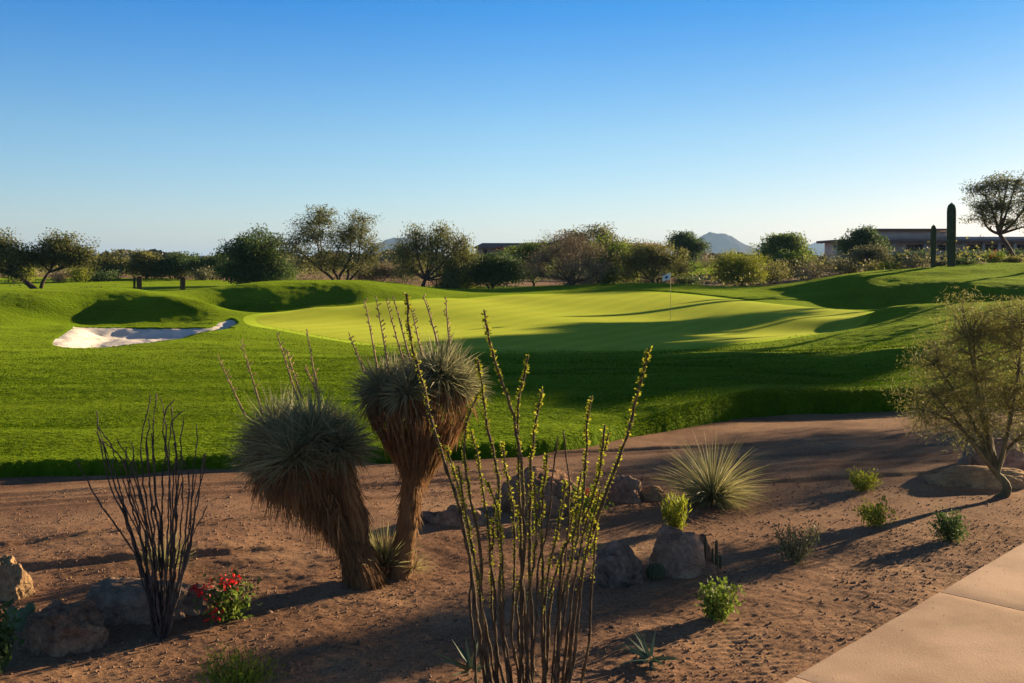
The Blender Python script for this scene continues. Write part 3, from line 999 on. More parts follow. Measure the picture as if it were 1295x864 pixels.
# ---------- the trees behind the green
GT = 'trees beyond the green'
tree('mesquite_tree', 'mesquite with a thick trunk leaning left, cut by the left edge of the photo', 'tree', (49, 371), 60, [(-2, 312, 24, 22), (25, 320, 22, 14), (-25, 325, 30, 25), (12, 335, 26, 12), (20, 345, 14, 9)],
     M_leaf_mesq, nclus=110, nleaf=90, tr=.16, fork=.6, lean=(14, 344), group=GT)
tree('mesquite_tree', 'short wide mesquite whose curved trunk meets the leaning trunk at its foot', 'tree', (52, 371), 61, [(62, 318, 24, 15), (88, 317, 24, 15), (75, 306, 18, 8), (50, 328, 20, 11), (95, 332, 20, 12), (108, 325, 12, 9)],
     M_leaf_mesq, nclus=120, nleaf=95, tr=.11, lean=(63, 344), group=GT)
tree('round_tree', 'olive rounded tree just right of the short wide mesquite', 'tree', (132, 356), 84, [(140, 336, 17, 13), (122, 338, 16, 13)], M_leaf_olive, nclus=60, nleaf=110, tr=.12, ll=.17, lw=.1, cr=.4, group=GT)
tree('round_tree', 'pale green tree with a small pointed top behind the pair of cactus stumps', 'tree', (184, 356), 86, [(183, 336, 22, 14), (181, 324, 10, 7), (195, 342, 16, 8)], M_leaf_olive, nclus=70, nleaf=110, tr=.12, ll=.17, lw=.1, cr=.4, group=GT)
tree('round_tree', 'dark green tree behind the single brown cactus stump', 'tree', (222, 355), 86, [(220, 336, 20, 12), (236, 334, 20, 12), (208, 340, 12, 9)], M_leaf_dark, nclus=80, nleaf=110, tr=.12, ll=.17, lw=.1, cr=.4, stems=3, group=GT)
tree('round_tree', 'low dark tree tucked against the left side of the tall dense green tree', 'tree', (268, 355), 84, [(262, 338, 22, 11), (280, 336, 18, 12)], M_leaf_dark, nclus=70, nleaf=110, tr=.12, ll=.17, lw=.1, cr=.4, stems=2, group=GT)
tree('dense_tree', 'tall dense dark green tree with foliage to the ground, left of the feathery mesquite', 'tree', (325, 358), 66, [(322, 315, 34, 20), (305, 325, 25, 20), (340, 325, 28, 24), (318, 340, 40, 17), (345, 345, 28, 12), (310, 345, 26, 12)],
     M_leaf_dark, nclus=220, nleaf=120, tr=.13, ll=.15, cr=.36, shell=.4, group=GT)
tree('mesquite_tree', 'tallest feathery mesquite with many spreading stems behind the left mound', 'tree', (432, 361), 64, [(405, 272, 22, 15), (393, 292, 30, 20), (455, 278, 20, 14), (452, 298, 28, 20), (375, 312, 24, 20), (425, 305, 26, 24), (472, 318, 16, 20), (410, 330, 34, 15), (445, 332, 34, 16)],
     M_leaf_mesq, nclus=230, nleaf=70, tr=.11, stems=6, spread=.45, fork=.4, ll=.13, lw=.06, cr=.3, twigs=1, shell=.5, group=GT)
tree('brown_shrub_tree', 'brown twiggy scrub tree in the gap left of the weeping tree', 'tree', (478, 361), 68, [(475, 345, 22, 12), (495, 342, 18, 12), (460, 348, 16, 9)], M_twig, nclus=80, nleaf=90, tr=.05, stems=5, fork=.3, ll=.16, lw=.03, cr=.35, twigs=2, group=GT)
tree('weeping_tree', 'weeping tree with a forked dark trunk and trailing foliage right of the tallest mesquite', 'tree', (533, 366), 62, [(525, 296, 13, 14), (515, 320, 26, 18), (556, 294, 18, 13), (548, 315, 30, 20), (580, 305, 15, 18), (580, 330, 20, 20), (570, 345, 20, 14), (515, 338, 22, 9)],
     M_leaf_mesq, nclus=200, nleaf=70, tr=.13, fork=.30, stems=1, droop=.55, ll=.15, lw=.05, cr=.28, twigs=1, group=GT)
tree('weeping_tree', 'pale yellow green tree trailing to the ground at the weeping tree right side', 'tree', (592, 368), 68, [(590, 328, 18, 20), (578, 345, 18, 18), (604, 345, 12, 16), (596, 356, 16, 8)], M_leaf_yel, nclus=110, nleaf=70, tr=.09, droop=.5, ll=.15, lw=.045, cr=.3, group=GT)
tree('dense_tree', 'dark blue green tree on several low crooked trunks, below the far brown roof', 'tree', (622, 370), 64, [(625, 335, 26, 13), (608, 346, 20, 12), (645, 342, 22, 14), (628, 350, 28, 9)], M_leaf_dark, nclus=150, nleaf=110, tr=.07, stems=5, spread=.6, fork=.3, ll=.13, cr=.3, group=GT)
tree('dense_tree', 'dark tree with a stout low trunk between the crooked trunked tree and the bare mesquite', 'tree', (674, 366), 70, [(665, 322, 20, 14), (685, 320, 20, 16), (655, 335, 20, 14), (680, 338, 26, 14)], M_leaf_green, nclus=130, nleaf=95, tr=.12, stems=2, fork=.3, cr=.34, group=GT)
tree('bare_mesquite', 'nearly leafless brown mesquite with pale fanning branches and a short black trunk', 'tree', (717, 369), 61, [(715, 312, 34, 20), (690, 325, 24, 20), (745, 325, 24, 22), (720, 335, 40, 20), (680, 340, 16, 12), (755, 342, 16, 12), (717, 350, 34, 8)],
     M_twig, nclus=240, nleaf=60, tr=.12, stems=4, fork=.2, ll=.15, lw=.028, cr=.3, twigs=3, group=GT)
tree('tall_tree', 'tall green tree whose ragged top rises behind the bare brown mesquite', 'tree', (745, 362), 78, [(735, 300, 20, 12), (757, 297, 18, 10), (770, 310, 20, 16), (725, 312, 22, 12), (750, 322, 34, 16)], M_leaf_mesq, nclus=130, nleaf=80, tr=.13, ll=.17, lw=.09, cr=.4, group=GT)
tree('bushy_tree', 'bushy yellow green tree filling the space right of the bare mesquite', 'tree', (768, 366), 67, [(770, 330, 22, 20), (785, 325, 20, 18), (765, 350, 24, 14), (788, 345, 22, 16)], M_leaf_green, nclus=150, nleaf=95, tr=.1, stems=3, ll=.14, cr=.34, group=GT)
tree('mesquite_tree', 'round topped mesquite with visible branches directly left of the golf flag', 'tree', (831, 362), 64, [(825, 318, 26, 12), (805, 330, 22, 14), (848, 328, 20, 14), (828, 336, 36, 14), (858, 342, 14, 10), (800, 345, 16, 10)],
     M_leaf_olive, nclus=170, nleaf=75, tr=.1, stems=4, fork=.3, ll=.13, lw=.065, cr=.3, twigs=1, group=GT)
tree('dense_tree', 'small dark round topped tree standing against the left foot of the big mountain', 'tree', (867, 338), 100, [(865, 302, 15, 8), (858, 312, 16, 10), (876, 312, 16, 10), (868, 322, 14, 8)], M_leaf_dark, nclus=110, nleaf=90, tr=.12, ll=.19, lw=.1, cr=.38, zbase=2.4, group=GT)
tree('palo_verde', 'hazy yellow green palo verde in front of the shaded far grass bank', 'tree', (935, 362), 76, [(932, 332, 24, 13), (918, 342, 18, 14), (950, 342, 16, 14), (935, 350, 26, 9)], M_leaf_yel, M_palobark, nclus=150, nleaf=90, tr=.06, stems=4, fork=.3, ll=.15, lw=.05, cr=.36, group=GT)
tree('round_tree', 'two topped green tree between the big mountain and the small pale peak', 'tree', (990, 345), 98, [(980, 306, 14, 9), (1000, 305, 15, 9), (976, 320, 18, 12), (1005, 318, 16, 12), (990, 325, 22, 12)], M_leaf_green, nclus=150, nleaf=100, tr=.13, ll=.19, lw=.11, cr=.42, group=GT)
tree('round_tree', 'lighter green tree standing in front of the two topped tree', 'tree', (1000, 350), 88, [(998, 330, 17, 9), (990, 336, 16, 9), (1010, 337, 12, 8)], M_leaf_green, nclus=90, nleaf=100, tr=.1, ll=.17, lw=.1, cr=.36, group=GT)
tree('dense_tree', 'dark domed tree covering the left end of the clubhouse', 'tree', (1095, 330), 96, [(1092, 296, 16, 7), (1083, 308, 18, 9), (1105, 306, 18, 9), (1092, 316, 28, 8)], M_leaf_dark, nclus=140, nleaf=100, tr=.13, ll=.19, lw=.1, cr=.4, group=GT)
tree('round_tree', 'grey green tree on a thin trunk below the dark domed tree', 'tree', (1101, 345), 80, [(1100, 322, 20, 9), (1110, 328, 14, 8), (1092, 330, 12, 7)], M_leaf_grey, nclus=80, nleaf=100, tr=.07, ll=.15, lw=.08, cr=.32, group=GT)
tree('hill_tree', 'open crowned tree with a leaning trunk on the mound at the right edge', 'tree', (1285, 333), 84, [(1245, 240, 26, 16), (1280, 232, 26, 15), (1240, 262, 24, 14), (1275, 260, 28, 16), (1305, 250, 26, 22), (1248, 280, 20, 10), (1310, 278, 20, 12), (1275, 282, 16, 8)],
     M_leaf_mesq, nclus=230, nleaf=62, tr=.21, lean=(1264, 296), ll=.17, lw=.07, cr=.36, twigs=1, shell=.5, group=GT)

# trees just outside the right of the view, whose shade lies across the green and wash
GS = 'trees outside the right of the view'
SHADE = [(15.3, 47), (17.6, 50), (20, 52), (23, 56), (26, 63), (28.5, 69)]
for i, (wv, sv) in enumerate(SHADE):
    x = sv * math.sin(SUN_AZ) - wv * math.cos(SUN_AZ); y = sv * math.cos(SUN_AZ) + wv * math.sin(SUN_AZ)
    b = (x, y, float(surf(x, y)[0]))
    px = CX + x / y * F; s = F / y; rr = 2.2
    tn = math.tan(SUN_EL)
    s_lit = np.interp(wv, [13, 16.5, 20, 23, 26, 28.5], [20, 23, 24.5, 25.5, 28, 34]); s_dark = np.interp(wv, [13, 16.5, 20, 23, 26, 28.5], [16.5, 15, 13.5, 15, 19, 26])
    zb = 1.15 + (sv - s_lit) * tn; zt = .15 + (sv - s_dark) * tn
    zm = (zb + zt) / 2; hz = max(.6, (zt - zb) / 2 - .45)

    def pj(zz): return HY + (H - zz) * F / y
    tree('shade_tree', 'dense shade tree standing outside the right side of the photo', 'tree', (px, pj(b[2])), y,
         [(px, pj(zm + .1), rr * s * .8, hz * s), (px - rr * .5 * s, pj(zm - .1), rr * s * .7, hz * .9 * s), (px + rr * .5 * s, pj(zm - .1), rr * s * .7, hz * .9 * s)],
         M_leaf_dark, nclus=180, nleaf=110, tr=.15, ll=.28, lw=.18, cr=.38, fork=.7, group=GS)
for i, (x, y, h, rr) in enumerate([(14.8, 23.6, 3.1, 1.8), (19.5, 25.2, 3.6, 2.0)]):
    b = float(surf(x, y)[0]); px = CX + x / y * F; s = F / y

    def pj(zz): return HY + (H - zz) * F / y
    tree('shade_palo_verde', 'fine twigged palo verde standing outside the right side of the photo', 'tree', (px, pj(b)), y,
         [(px, pj(b + h - .7), rr * s * .8, .7 * s), (px - rr * .45 * s, pj(b + h * .55), rr * s * .7, .6 * s), (px + rr * .45 * s, pj(b + h * .55), rr * s * .7, .6 * s)],
         M_palo, M_palobark, nclus=130, nleaf=120, tr=.06, stems=4, ll=.07, lw=.022, cr=.2, group=GS)

# ---------- shrubs of the native band
GB = 'shrubs of the desert band'
for a in [
    ('low dark shrub at the foot of the weeping tree', 566, 369, 40, 16, M_leaf_dark, 63),
    ('grey twiggy shrub beside the low dark tree left of the dense tree', 258, 356, 22, 16, M_leaf_grey, 80),
    ('dark green shrub under the olive rounded tree', 130, 358, 36, 14, M_leaf_dark, 78),
    ('yellow green shrub showing under the short wide mesquite', 100, 360, 26, 20, M_leaf_yel, 76),
    ('brownish shrub behind the trunk of the short wide mesquite', 74, 360, 26, 15, M_twig, 76),
    ('small tan tuft of brush on the lawn left of the pair of cactus stumps', 116, 368, 22, 7, M_leaf_olive, 58),
    ('yellow green shrub behind the leaning mesquite trunk', 30, 360, 30, 22, M_leaf_yel, 76),
    ('rusty brown shrub under the round topped mesquite by the flag', 818, 361, 34, 15, M_twig, 70),
    ('rusty brown brush just behind the golf flag', 838, 362, 28, 11, M_twig, 68),
    ('dark green shrub immediately right of the golf flag', 868, 361, 36, 13, M_leaf_dark, 70),
    ('brown shrub on the skyline bank right of the small dark round tree', 893, 336, 34, 17, M_twig, 104),
    ('grey brown shrub at the right foot of the hazy palo verde', 975, 361, 38, 26, M_leaf_olive, 78),
    ('olive shrub at the left foot of the lighter green tree', 985, 350, 34, 20, M_leaf_olive, 84),
    ('dark shrub left of the long row of olive shrubs, under the small pale peak', 1022, 336, 32, 18, M_leaf_dark, 96),
    ('wide brownish shrub in the hollow beneath the small pale peak', 1020, 361, 44, 28, M_twig, 74),
    ('olive brown shrub in the middle of the hollow', 1033, 349, 36, 26, M_leaf_olive, 82),
    ('upright grey green shrub in front of the clubhouse left wing', 1062, 352, 26, 24, M_leaf_grey, 82),
    ('grey green shrub leaning right beside the upright grey one', 1078, 350, 22, 18, M_leaf_grey, 82),
    ('small dark red brown shrub at the edge of the right mound hollow', 1050, 360, 26, 12, M_twig, 72),
    ('olive shrub on the bank left of the yellowish mounded shrub', 1106, 347, 26, 17, M_leaf_olive, 76),
    ('yellowish mounded shrub behind the crest of the right mound', 1128, 343, 34, 16, M_leaf_yel, 74),
    ('broad grey green shrub directly left of the shorter saguaro', 1156, 339, 40, 24, M_leaf_grey, 72),
    ('low grey shrub between the two saguaros', 1190, 335, 18, 9, M_leaf_grey, 70),
    ('low dark shrub right of the taller saguaro', 1220, 334, 30, 10, M_leaf_dark, 70),
    ('dry golden brush at the foot of the tree at right edge', 1282, 334, 30, 10, M_leaf_olive, 67),
    ('dark shrub below the dark domed tree', 1075, 336, 34, 16, M_leaf_dark, 92),
    ('green shrub trailing behind the bushy yellow green tree', 800, 362, 26, 22, M_leaf_green, 72),
    ('dark brush between the bare mesquite and the yellow green tree', 742, 366, 30, 12, M_twig, 66),
    ('brown brush under the tallest mesquite left side', 392, 361, 40, 12, M_twig, 70),
    ('green shrub sprawling at the right foot of the dense tree', 360, 360, 36, 20, M_leaf_green, 68),
]:
    lab, px, py, wq, hq, mt, d = a
    shrub('desert_shrub', lab, 'shrub', px, py, wq, hq, mt, n=1500, ll=.15, lw=.07 if mt is not M_twig else .035, group=GB, d=d, stems=10, jag=.4)
# hedge row along the clubhouse terrace
GH = 'clubhouse hedge bushes'
hl = ['first hedge bush from the left below the clubhouse', 'second hedge bush from the left below the clubhouse', 'third hedge bush from the left below the clubhouse', 'hedge bush below the clubhouse, seen left of the shorter saguaro',
      'hedge bush below the clubhouse, between the saguaros', 'hedge bush below the clubhouse, just right of the taller saguaro', 'hedge bush below the clubhouse, left of the red flowered shrub', 'hedge bush below the clubhouse, behind the red flowered shrub',
      'last hedge bush below the clubhouse, behind the trunk of the edge tree']
for i, lab in enumerate(hl):
    px = 1118 + i * 21.5
    shrub('hedge_bush', lab, 'hedge bush', px, 332, 30, 11 + 2 * (i % 3), M_leaf_dark if i % 3 else M_leaf_grey, n=900, ll=.2, lw=.1, group=GH, d=98, stems=8, round_=True)
r_ = shrub('flowering_shrub', 'red flowered shrub on the mound left of the leaning edge tree', 'shrub', 1258, 334, 26, 18, M_leaf_green, n=1100, ll=.12, lw=.06, d=66)
mb = MB(); b = ROOT[r_.name]
for px, py in ((1256, 322), (1262, 326), (1259, 318), (1252, 325)):
    c = W(px, py, 65.6); leaves(mb, c + rng.normal(0, .07, (16, 3)), rdir(16), .08, .06)
mb.build('blossom', M_red, r_)

# distant woodland reading as one mass
mb = MB()
n = 60000
d = rng.uniform(190, 420, n); px = rng.uniform(-60, 1360, n)
topy = 322 + 5 * fbm(px / 26, 0 * px, 3, 99) * 2.0 + 3 * vnoise(px / 9, 0 * px, 98)
zt = (H - (topy - HY) / F * d)
z = 1.8 + (zt - 1.8) * rng.random(n) ** .6
leaves(mb, np.stack([(px - CX) / F * d, d, z], -1), rdir(n), rng.uniform(.5, 1.4, n), rng.uniform(.35, .8, n))
tag(mb.build('woodland', M_far), 'low dark line of distant woodland along the horizon', 'woodland', kind='stuff')
# low ground cover between far shrubs
mb = MB()
n = 26000
d = rng.uniform(66, 175, n); px = rng.uniform(-60, 1360, n)
x = (px - CX) / F * d
keep = (np.hypot(x, d) > r_far(np.arctan2(x, d)) + 1) & (vnoise(x * .25, d * .25, 5) > -.12)
keep &= ~((px > 850) & (px < 955) & (d > 96) & (d < 125))
x, d = x[keep], d[keep]; n = len(x)
hh = (.7 + 1.9 * np.clip(fbm(x * .18, d * .18, 2, 6), 0, 1)) * (1 + d / 160)
z = h_lawn(x, d) + hh * rng.random(n) ** 1.4
leaves(mb, np.stack([x, d, z], -1), rdir(n), .3 * rng.uniform(.5, 1.5, n) * (d / 90), .16 * rng.uniform(.5, 1.4, n) * (d / 90))
tag(mb.build('desert_scrub', M_leaf_olive), 'low olive desert scrub covering the ground beyond the lawn', 'scrub', kind='stuff')


# ---------- cacti
def cactus_col(mb, b, h, r, ribs=16, bulge=.12, depth=.26, lean=(0, 0)):
    ns = ribs * 4; nz = 22
    a = np.arange(ns) / ns * 2 * PI
    V = []
    for k in range(nz + 1):
        t = k / nz
        prof = 1 - bulge + bulge * math.sin(min(1, t * 1.15) * PI) if t < .9 else 1
        rr = r * (.86 + .14 * math.sin(min(1.0, t * 1.6) * PI / 2))
        if t > .86:
            q = (t - .86) / .14
            rr *= math.sqrt(max(0, 1 - q * q))
        rad = np.maximum(rr * (1 + depth * np.cos(a * ribs) * .6), .001)
        V.append(np.stack([b[0] + rad * np.cos(a) + lean[0] * t, b[1] + rad * np.sin(a) + lean[1] * t, np.full(ns, b[2] + h * (t if t < .86 else .86 + (t - .86) * 1.0))], -1))
    mb.add(np.concatenate(V), grid_quads(nz + 1, ns, True)[:, ::-1])
    return a


def saguaro(name, label, px, pb, pt, wpx, d, mat, group=None):
    b = W(px, pb, d); b[2] = float(surf(b[0], b[1])[0]) - .06
    top = W(px, pt, d)[2]
    h = top - b[2]; r = wpx / F * d / 2
    root = thing(name, label, 'cactus', b, group)
    mb = MB(); cactus_col(mb, b, h, r, ribs=14, lean=(.04 * h * rng.normal() * .3, 0)); mb.build('body', mat, root, True)
    return root


GCc = 'saguaros on the right mound'
saguaro('saguaro', 'taller thick green saguaro on the right mound, left of the leaning edge tree', 1203, 338, 256, 9.4, 63, M_cactus, GCc)
saguaro('saguaro', 'shorter thin brownish saguaro left of the tall green one', 1180, 338, 284, 5.8, 63.5, M_cactus, GCc)
GC2 = 'cactus stumps on the left lawn'
saguaro('short_cactus', 'thin dark green cactus post, left of the pair beside the brown stump', 170, 368, 349.5, 2.6, 57, M_cactus, GC2)
saguaro('short_cactus', 'brown cactus stump beside the thin green post', 176, 369, 349, 5.6, 57, M_oldcactus, GC2)
saguaro('short_cactus', 'single brown cactus stump standing alone below the dark green tree', 231, 365, 350, 5.6, 58, M_oldcactus, GC2)

# ---------- flag
fb = G(848, 405); fb[0] = (848 - CX) / F * fb[1]
root = thing('golf_flag', 'golf flagstick with a white flag standing in the sunlit putting green', 'golf flag', fb)
top = W(848, 344.5, fb[1])[2]
mb = MB(); mb.tube(np.array([fb + [0, 0, -.05], [fb[0], fb[1], fb[2] + 1], [fb[0], fb[1], top]]), [.010, .010, .008], 10); mb.build('pole', M_pole, root, True)
nu, nv = 14, 9
uu = np.linspace(0, 1, nu); vv = np.linspace(0, 1, nv)
U, Vv = np.meshgrid(uu, vv, indexing='ij')
s = fb[1] / F


def flag_pt(U, Vv):
    xx = fb[0] - .012 - U * 9.8 * s
    zz = top - .01 - Vv * (8.6 - 1.0 * U) * s - U * 4.2 * s * (1 - .15 * Vv)
    yy = fb[1] + .05 * np.sin(U * 5 + Vv * 2) * U
    return np.stack([xx, yy, zz], -1)


P = flag_pt(U, Vv).reshape(-1, 3)
q = grid_quads(nu, nv)
back = P + [0, .004, 0]
fl_o = mk('flag', np.vstack([P, back]), [q, q[:, ::-1] + len(P)], M_flag, root, True)
U2, V2 = np.meshgrid(np.linspace(.28, .72, 8), np.linspace(.3, .72, 8), indexing='ij')
e = ((U2 - .5) / .22) ** 2 + ((V2 - .51) / .21) ** 2
k = 1 / np.sqrt(np.maximum(e, 1))
P2 = flag_pt(.5 + (U2 - .5) * k, .51 + (V2 - .51) * k).reshape(-1, 3) + [0, -.004, 0]
mk('flag_mark', P2, grid_quads(8, 8), M_mark, fl_o, True)
mb = MB(); a = np.arange(16) / 16 * 2 * PI
mb.add(np.column_stack([fb[0] + .054 * np.cos(a), fb[1] + .054 * np.sin(a), np.full(16, float(h_lawn(fb[0], fb[1])) + .041)]), None, [(0, i, i + 1) for i in range(1, 15)])
mb.build('hole', M_cup, root)


# ---------- clubhouse and far buildings
def wbox(mb, px0, px1, py0, py1, d, depth, dy=0.0):
    a = W(px0, py1, d); b = W(px1, py0, d)
    mb.box((a[0], d + dy, a[2]), (b[0], d + dy + depth, b[2]))


D = 112.0
root = thing('clubhouse', 'long low pink clubhouse with flat brown roofs on the right skyline', 'building', W(1190, 334, D))
m = MB(); wbox(m, 1112, 1420, 306.5, 336, D, 14); m.build('wall', M_stucco, root)
m = MB(); wbox(m, 1060, 1111.6, 306.5, 336, D + 3, 5); m.build('wing_wall', M_stucco, root)
m = MB(); wbox(m, 1112, 1206, 291.4, 303.2, D + 3, 5); m.build('upper_wall', M_metalroof, root)
m = MB(); wbox(m, 1109, 1209, 289.2, 291.2, D + 2, 7); m.build('upper_roof', M_roof, root)
m = MB(); wbox(m, 1110, 1425, 303.4, 306.4, D - 1.2, 4.1); o = m.build('roof', M_roof, root)
m = MB(); wbox(m, 1209.4, 1425, 299.4, 303.2, D + 2, 11); m.build('parapet', M_metalroof, root)
m = MB(); wbox(m, 1056, 1109.6, 303.2, 306.3, D + 1.6, 7); m.build('wing_roof', M_roof, root)
for px0, px1 in ((1147, 1155.4), (1157, 1167.5), (1186, 1195.5), (1197.5, 1204), (1224, 1242), (1247, 1262), (1267, 1281), (1287, 1302), (1306, 1322), (1327, 1342)):
    m = MB(); wbox(m, px0, px1, 309.6, 317, D - .05, .08); wn = m.build('window', M_glass, root)
    m = MB()
    for (a, b, c, e) in ((px0 - .5, px1 + .5, 309.0, 309.55), (px0 - .5, px0 - .05, 309.6, 317), (px1 + .05, px1 + .5, 309.6, 317)):
        wbox(m, a, b, c, e, D - .1, .09)
    m.build('window_frame', M_stucco2, wn)
for px in (1131, 1170, 1219, 1244.5, 1264.5, 1284, 1304):
    m = MB(); wbox(m, px - 1.3, px + 1.3, 306.6, 331, D - .9, .5); m.build('pillar', M_pillar, root)
m = MB(); wbox(m, 1064, 1072, 309.5, 316, D + 2.9, .08); m.build('window', M_glass, root)

D = 128.0
root = thing('lodge', 'long dark roofed low building behind the trees in the middle of the skyline', 'building', W(715, 336, D))
m = MB(); wbox(m, 602, 842, 313.4, 338, D, 12); m.build('wall', M_stucco2, root)
m = MB()
a = W(598, 313.2, D - 1.5); b = W(848, 313.2, D - 1.5); tz = W(0, 307.2, D + 4)[2]
V = [(a[0], D - 1.5, a[2]), (b[0], D - 1.5, a[2]), (b[0], D + 13.5, a[2]), (a[0], D + 13.5, a[2]), (a[0] + 1.0, D + 5, tz), (b[0] - 1.0, D + 5, tz), (b[0] - 1.0, D + 7, tz), (a[0] + 1.0, D + 7, tz)]
m.add(V, [(0, 3, 2, 1), (4, 5, 6, 7), (0, 1, 5, 4), (1, 2, 6, 5), (2, 3, 7, 6), (3, 0, 4, 7)])
m.build('roof', M_roof, root)
for px in (610, 647, 660, 792, 806, 820):
    m = MB(); wbox(m, px, px + 6, 315.5, 321, D - .05, .08); m.build('window', M_glass, root)
m = MB(); p = [W(623.5, 319, D - 1.9), W(628, 312.6, D - 1.9), W(636, 312.2, D - 1.9), W(640, 319, D - 1.9), W(637.2, 319, D - 1.9), W(634.8, 314.6, D - 1.9), W(629.2, 314.9, D - 1.9), W(626.2, 319, D - 1.9)]
V = np.array(p + [q + [0, .6, 0] for q in p])
m.add(V, [(0, 1, 6, 7), (1, 2, 5, 6), (2, 3, 4, 5), (8 + 7, 8 + 6, 8 + 1, 8), (8 + 6, 8 + 5, 8 + 2, 8 + 1), (8 + 5, 8 + 4, 8 + 3, 8 + 2)] + [(i, (i + 1) % 8 + 0, (i + 1) % 8 + 8, i + 8) for i in range(8)])
m.build('gable_trim', M_redtile, root)


# ---------- mountains
def mountain(name, prof, d, seed):
    prof = np.array(prof, float)
    px = np.linspace(prof[0, 0], prof[-1, 0], 160)
    py = np.interp(px, prof[:, 0], prof[:, 1])
    env = np.clip((330 - py) / 40, 0, 1)
    py = py + (1.6 * fbm(px / 7, 0 * px, 4, seed)) * env
    s = d / F
    top = (HY - py) * s + H
    x = (px - CX) * s
    nb = 26
    V = []
    for k in range(-nb, nb + 1):
        t = k / nb
        fall = (1 - abs(t)) ** 1.15
        rid = fbm(x / (9 * s) + t * 1.5, np.full_like(x, t * 6), 4, seed + 5)
        z = top * fall * (1 + (.35 * rid) * (abs(t) > .01) * min(1, abs(t) * 3)) - 3
        V.append(np.column_stack([x, np.full_like(x, d + t * top.max() * 2.4) + 14 * rid * s * min(1, abs(t) * 4), z]))
    return tag(mk(name, np.concatenate(V), grid_quads(2 * nb + 1, len(px))[:, ::-1], M_mount), kind='structure')


mountain('mountain', [(835, 333), (855, 318), (872, 308), (884, 300), (893, 295), (897, 292.6), (903, 293.8), (915, 294), (925, 298), (935, 304), (944, 309), (951, 311.5), (962, 316), (975, 326), (985, 333)], 3600, 4)
mountain('mountain', [(945, 330), (957, 316), (966, 308), (976, 304), (986, 312), (1000, 330)], 4200, 14)
mountain('mountain', [(1005, 332), (1018, 312), (1028, 307), (1036, 304.2), (1044, 308), (1056, 317), (1075, 332)], 4800, 24)
mountain('mountain', [(440, 334), (470, 312), (487, 303), (500, 299.5), (512, 299), (525, 306), (545, 318), (580, 334)], 3600, 34)
mountain('hills', [(-300, 333), (-150, 326), (0, 325), (110, 323), (150, 321.5), (230, 322), (270, 322), (330, 325), (420, 333)], 2600, 44)


# ---------- boulders
def ico_sphere(sub):
    t = (1 + 5 ** .5) / 2
    V = [(-1, t, 0), (1, t, 0), (-1, -t, 0), (1, -t, 0), (0, -1, t), (0, 1, t), (0, -1, -t), (0, 1, -t), (t, 0, -1), (t, 0, 1), (-t, 0, -1), (-t, 0, 1)]
    V = [np.array(v) / np.linalg.norm(v) for v in V]
    Fc = [(0, 11, 5), (0, 5, 1), (0, 1, 7), (0, 7, 10), (0, 10, 11), (1, 5, 9), (5, 11, 4), (11, 10, 2), (10, 7, 6), (7, 1, 8), (3, 9, 4), (3, 4, 2), (3, 2, 6), (3, 6, 8), (3, 8, 9), (4, 9, 5), (2, 4, 11), (6, 2, 10), (8, 6, 7), (9, 8, 1)]
    for _ in range(sub):
        mid = {}; nf = []

        def mp(a, b):
            k = (min(a, b), max(a, b))
            if k not in mid:
                v = V[a] + V[b]; V.append(v / np.linalg.norm(v)); mid[k] = len(V) - 1
            return mid[k]
        for a, b, c in Fc:
            x, y, z = mp(a, b), mp(b, c), mp(c, a)
            nf += [(a, x, z), (b, y, x), (c, z, y), (x, y, z)]
        Fc = nf
    return np.array(V), np.array(Fc)


ISV, ISF = ico_sphere(5)
ISV4, ISF4 = ico_sphere(3)


def boulder(label, px, pyb, wpx, hpx, mat, seed, depth=.75, cuts=7, tilt=0.0, group='boulders in the desert bed', rough=1.0, d=None):
    r_ = np.random.default_rng(seed)
    b = G(px, pyb) if d is None else W(px, pyb, d)
    w = wpx / F * b[1] / 2; h = hpx / F * b[1]
    b = b + np.array([0, w * depth * .7, 0])
    b[2] = float(ground_h(np.array([b[0]]), np.array([b[1]]), False)[0])
    V = ISV.copy()
    for _ in range(cuts):
        nn = r_.normal(size=3); nn[2] = abs(nn[2]) * .7; nn /= np.linalg.norm(nn)
        c = r_.uniform(.72, .92)
        dd = V @ nn
        V = V - nn * (np.clip(dd - c, 0, None) * .88)[:, None]
    s1 = seed * 3.1
    nz = fbm(ISV[:, 0] * 1.7 + s1, ISV[:, 1] * 1.7 + ISV[:, 2] * 2.3, 3, seed) * .26 + fbm(ISV[:, 0] * 6 + ISV[:, 2] * 4 + s1, ISV[:, 1] * 6 - ISV[:, 2] * 5, 3, seed + 9) * .07 * rough + fbm(ISV[:, 0] * 17 - ISV[:, 2] * 13, ISV[:, 1] * 17 + ISV[:, 2] * 11, 2, seed + 19) * .022 * rough
    V = V * (1 + nz)[:, None]
    V = V / np.percentile(np.abs(V), 97, axis=0)
    V = np.sign(V) * np.abs(V) ** .86
    V[:, 0] += tilt * V[:, 2]
    V = V * np.array([w, w * depth, h * .93]) 
    V[:, 2] = np.maximum(V[:, 2], -.35 * h)
    o = mk('boulder', V + b, [ISF], M_rock[mat], None, True, loc=b)
    return tag(o, label, 'boulder', group)


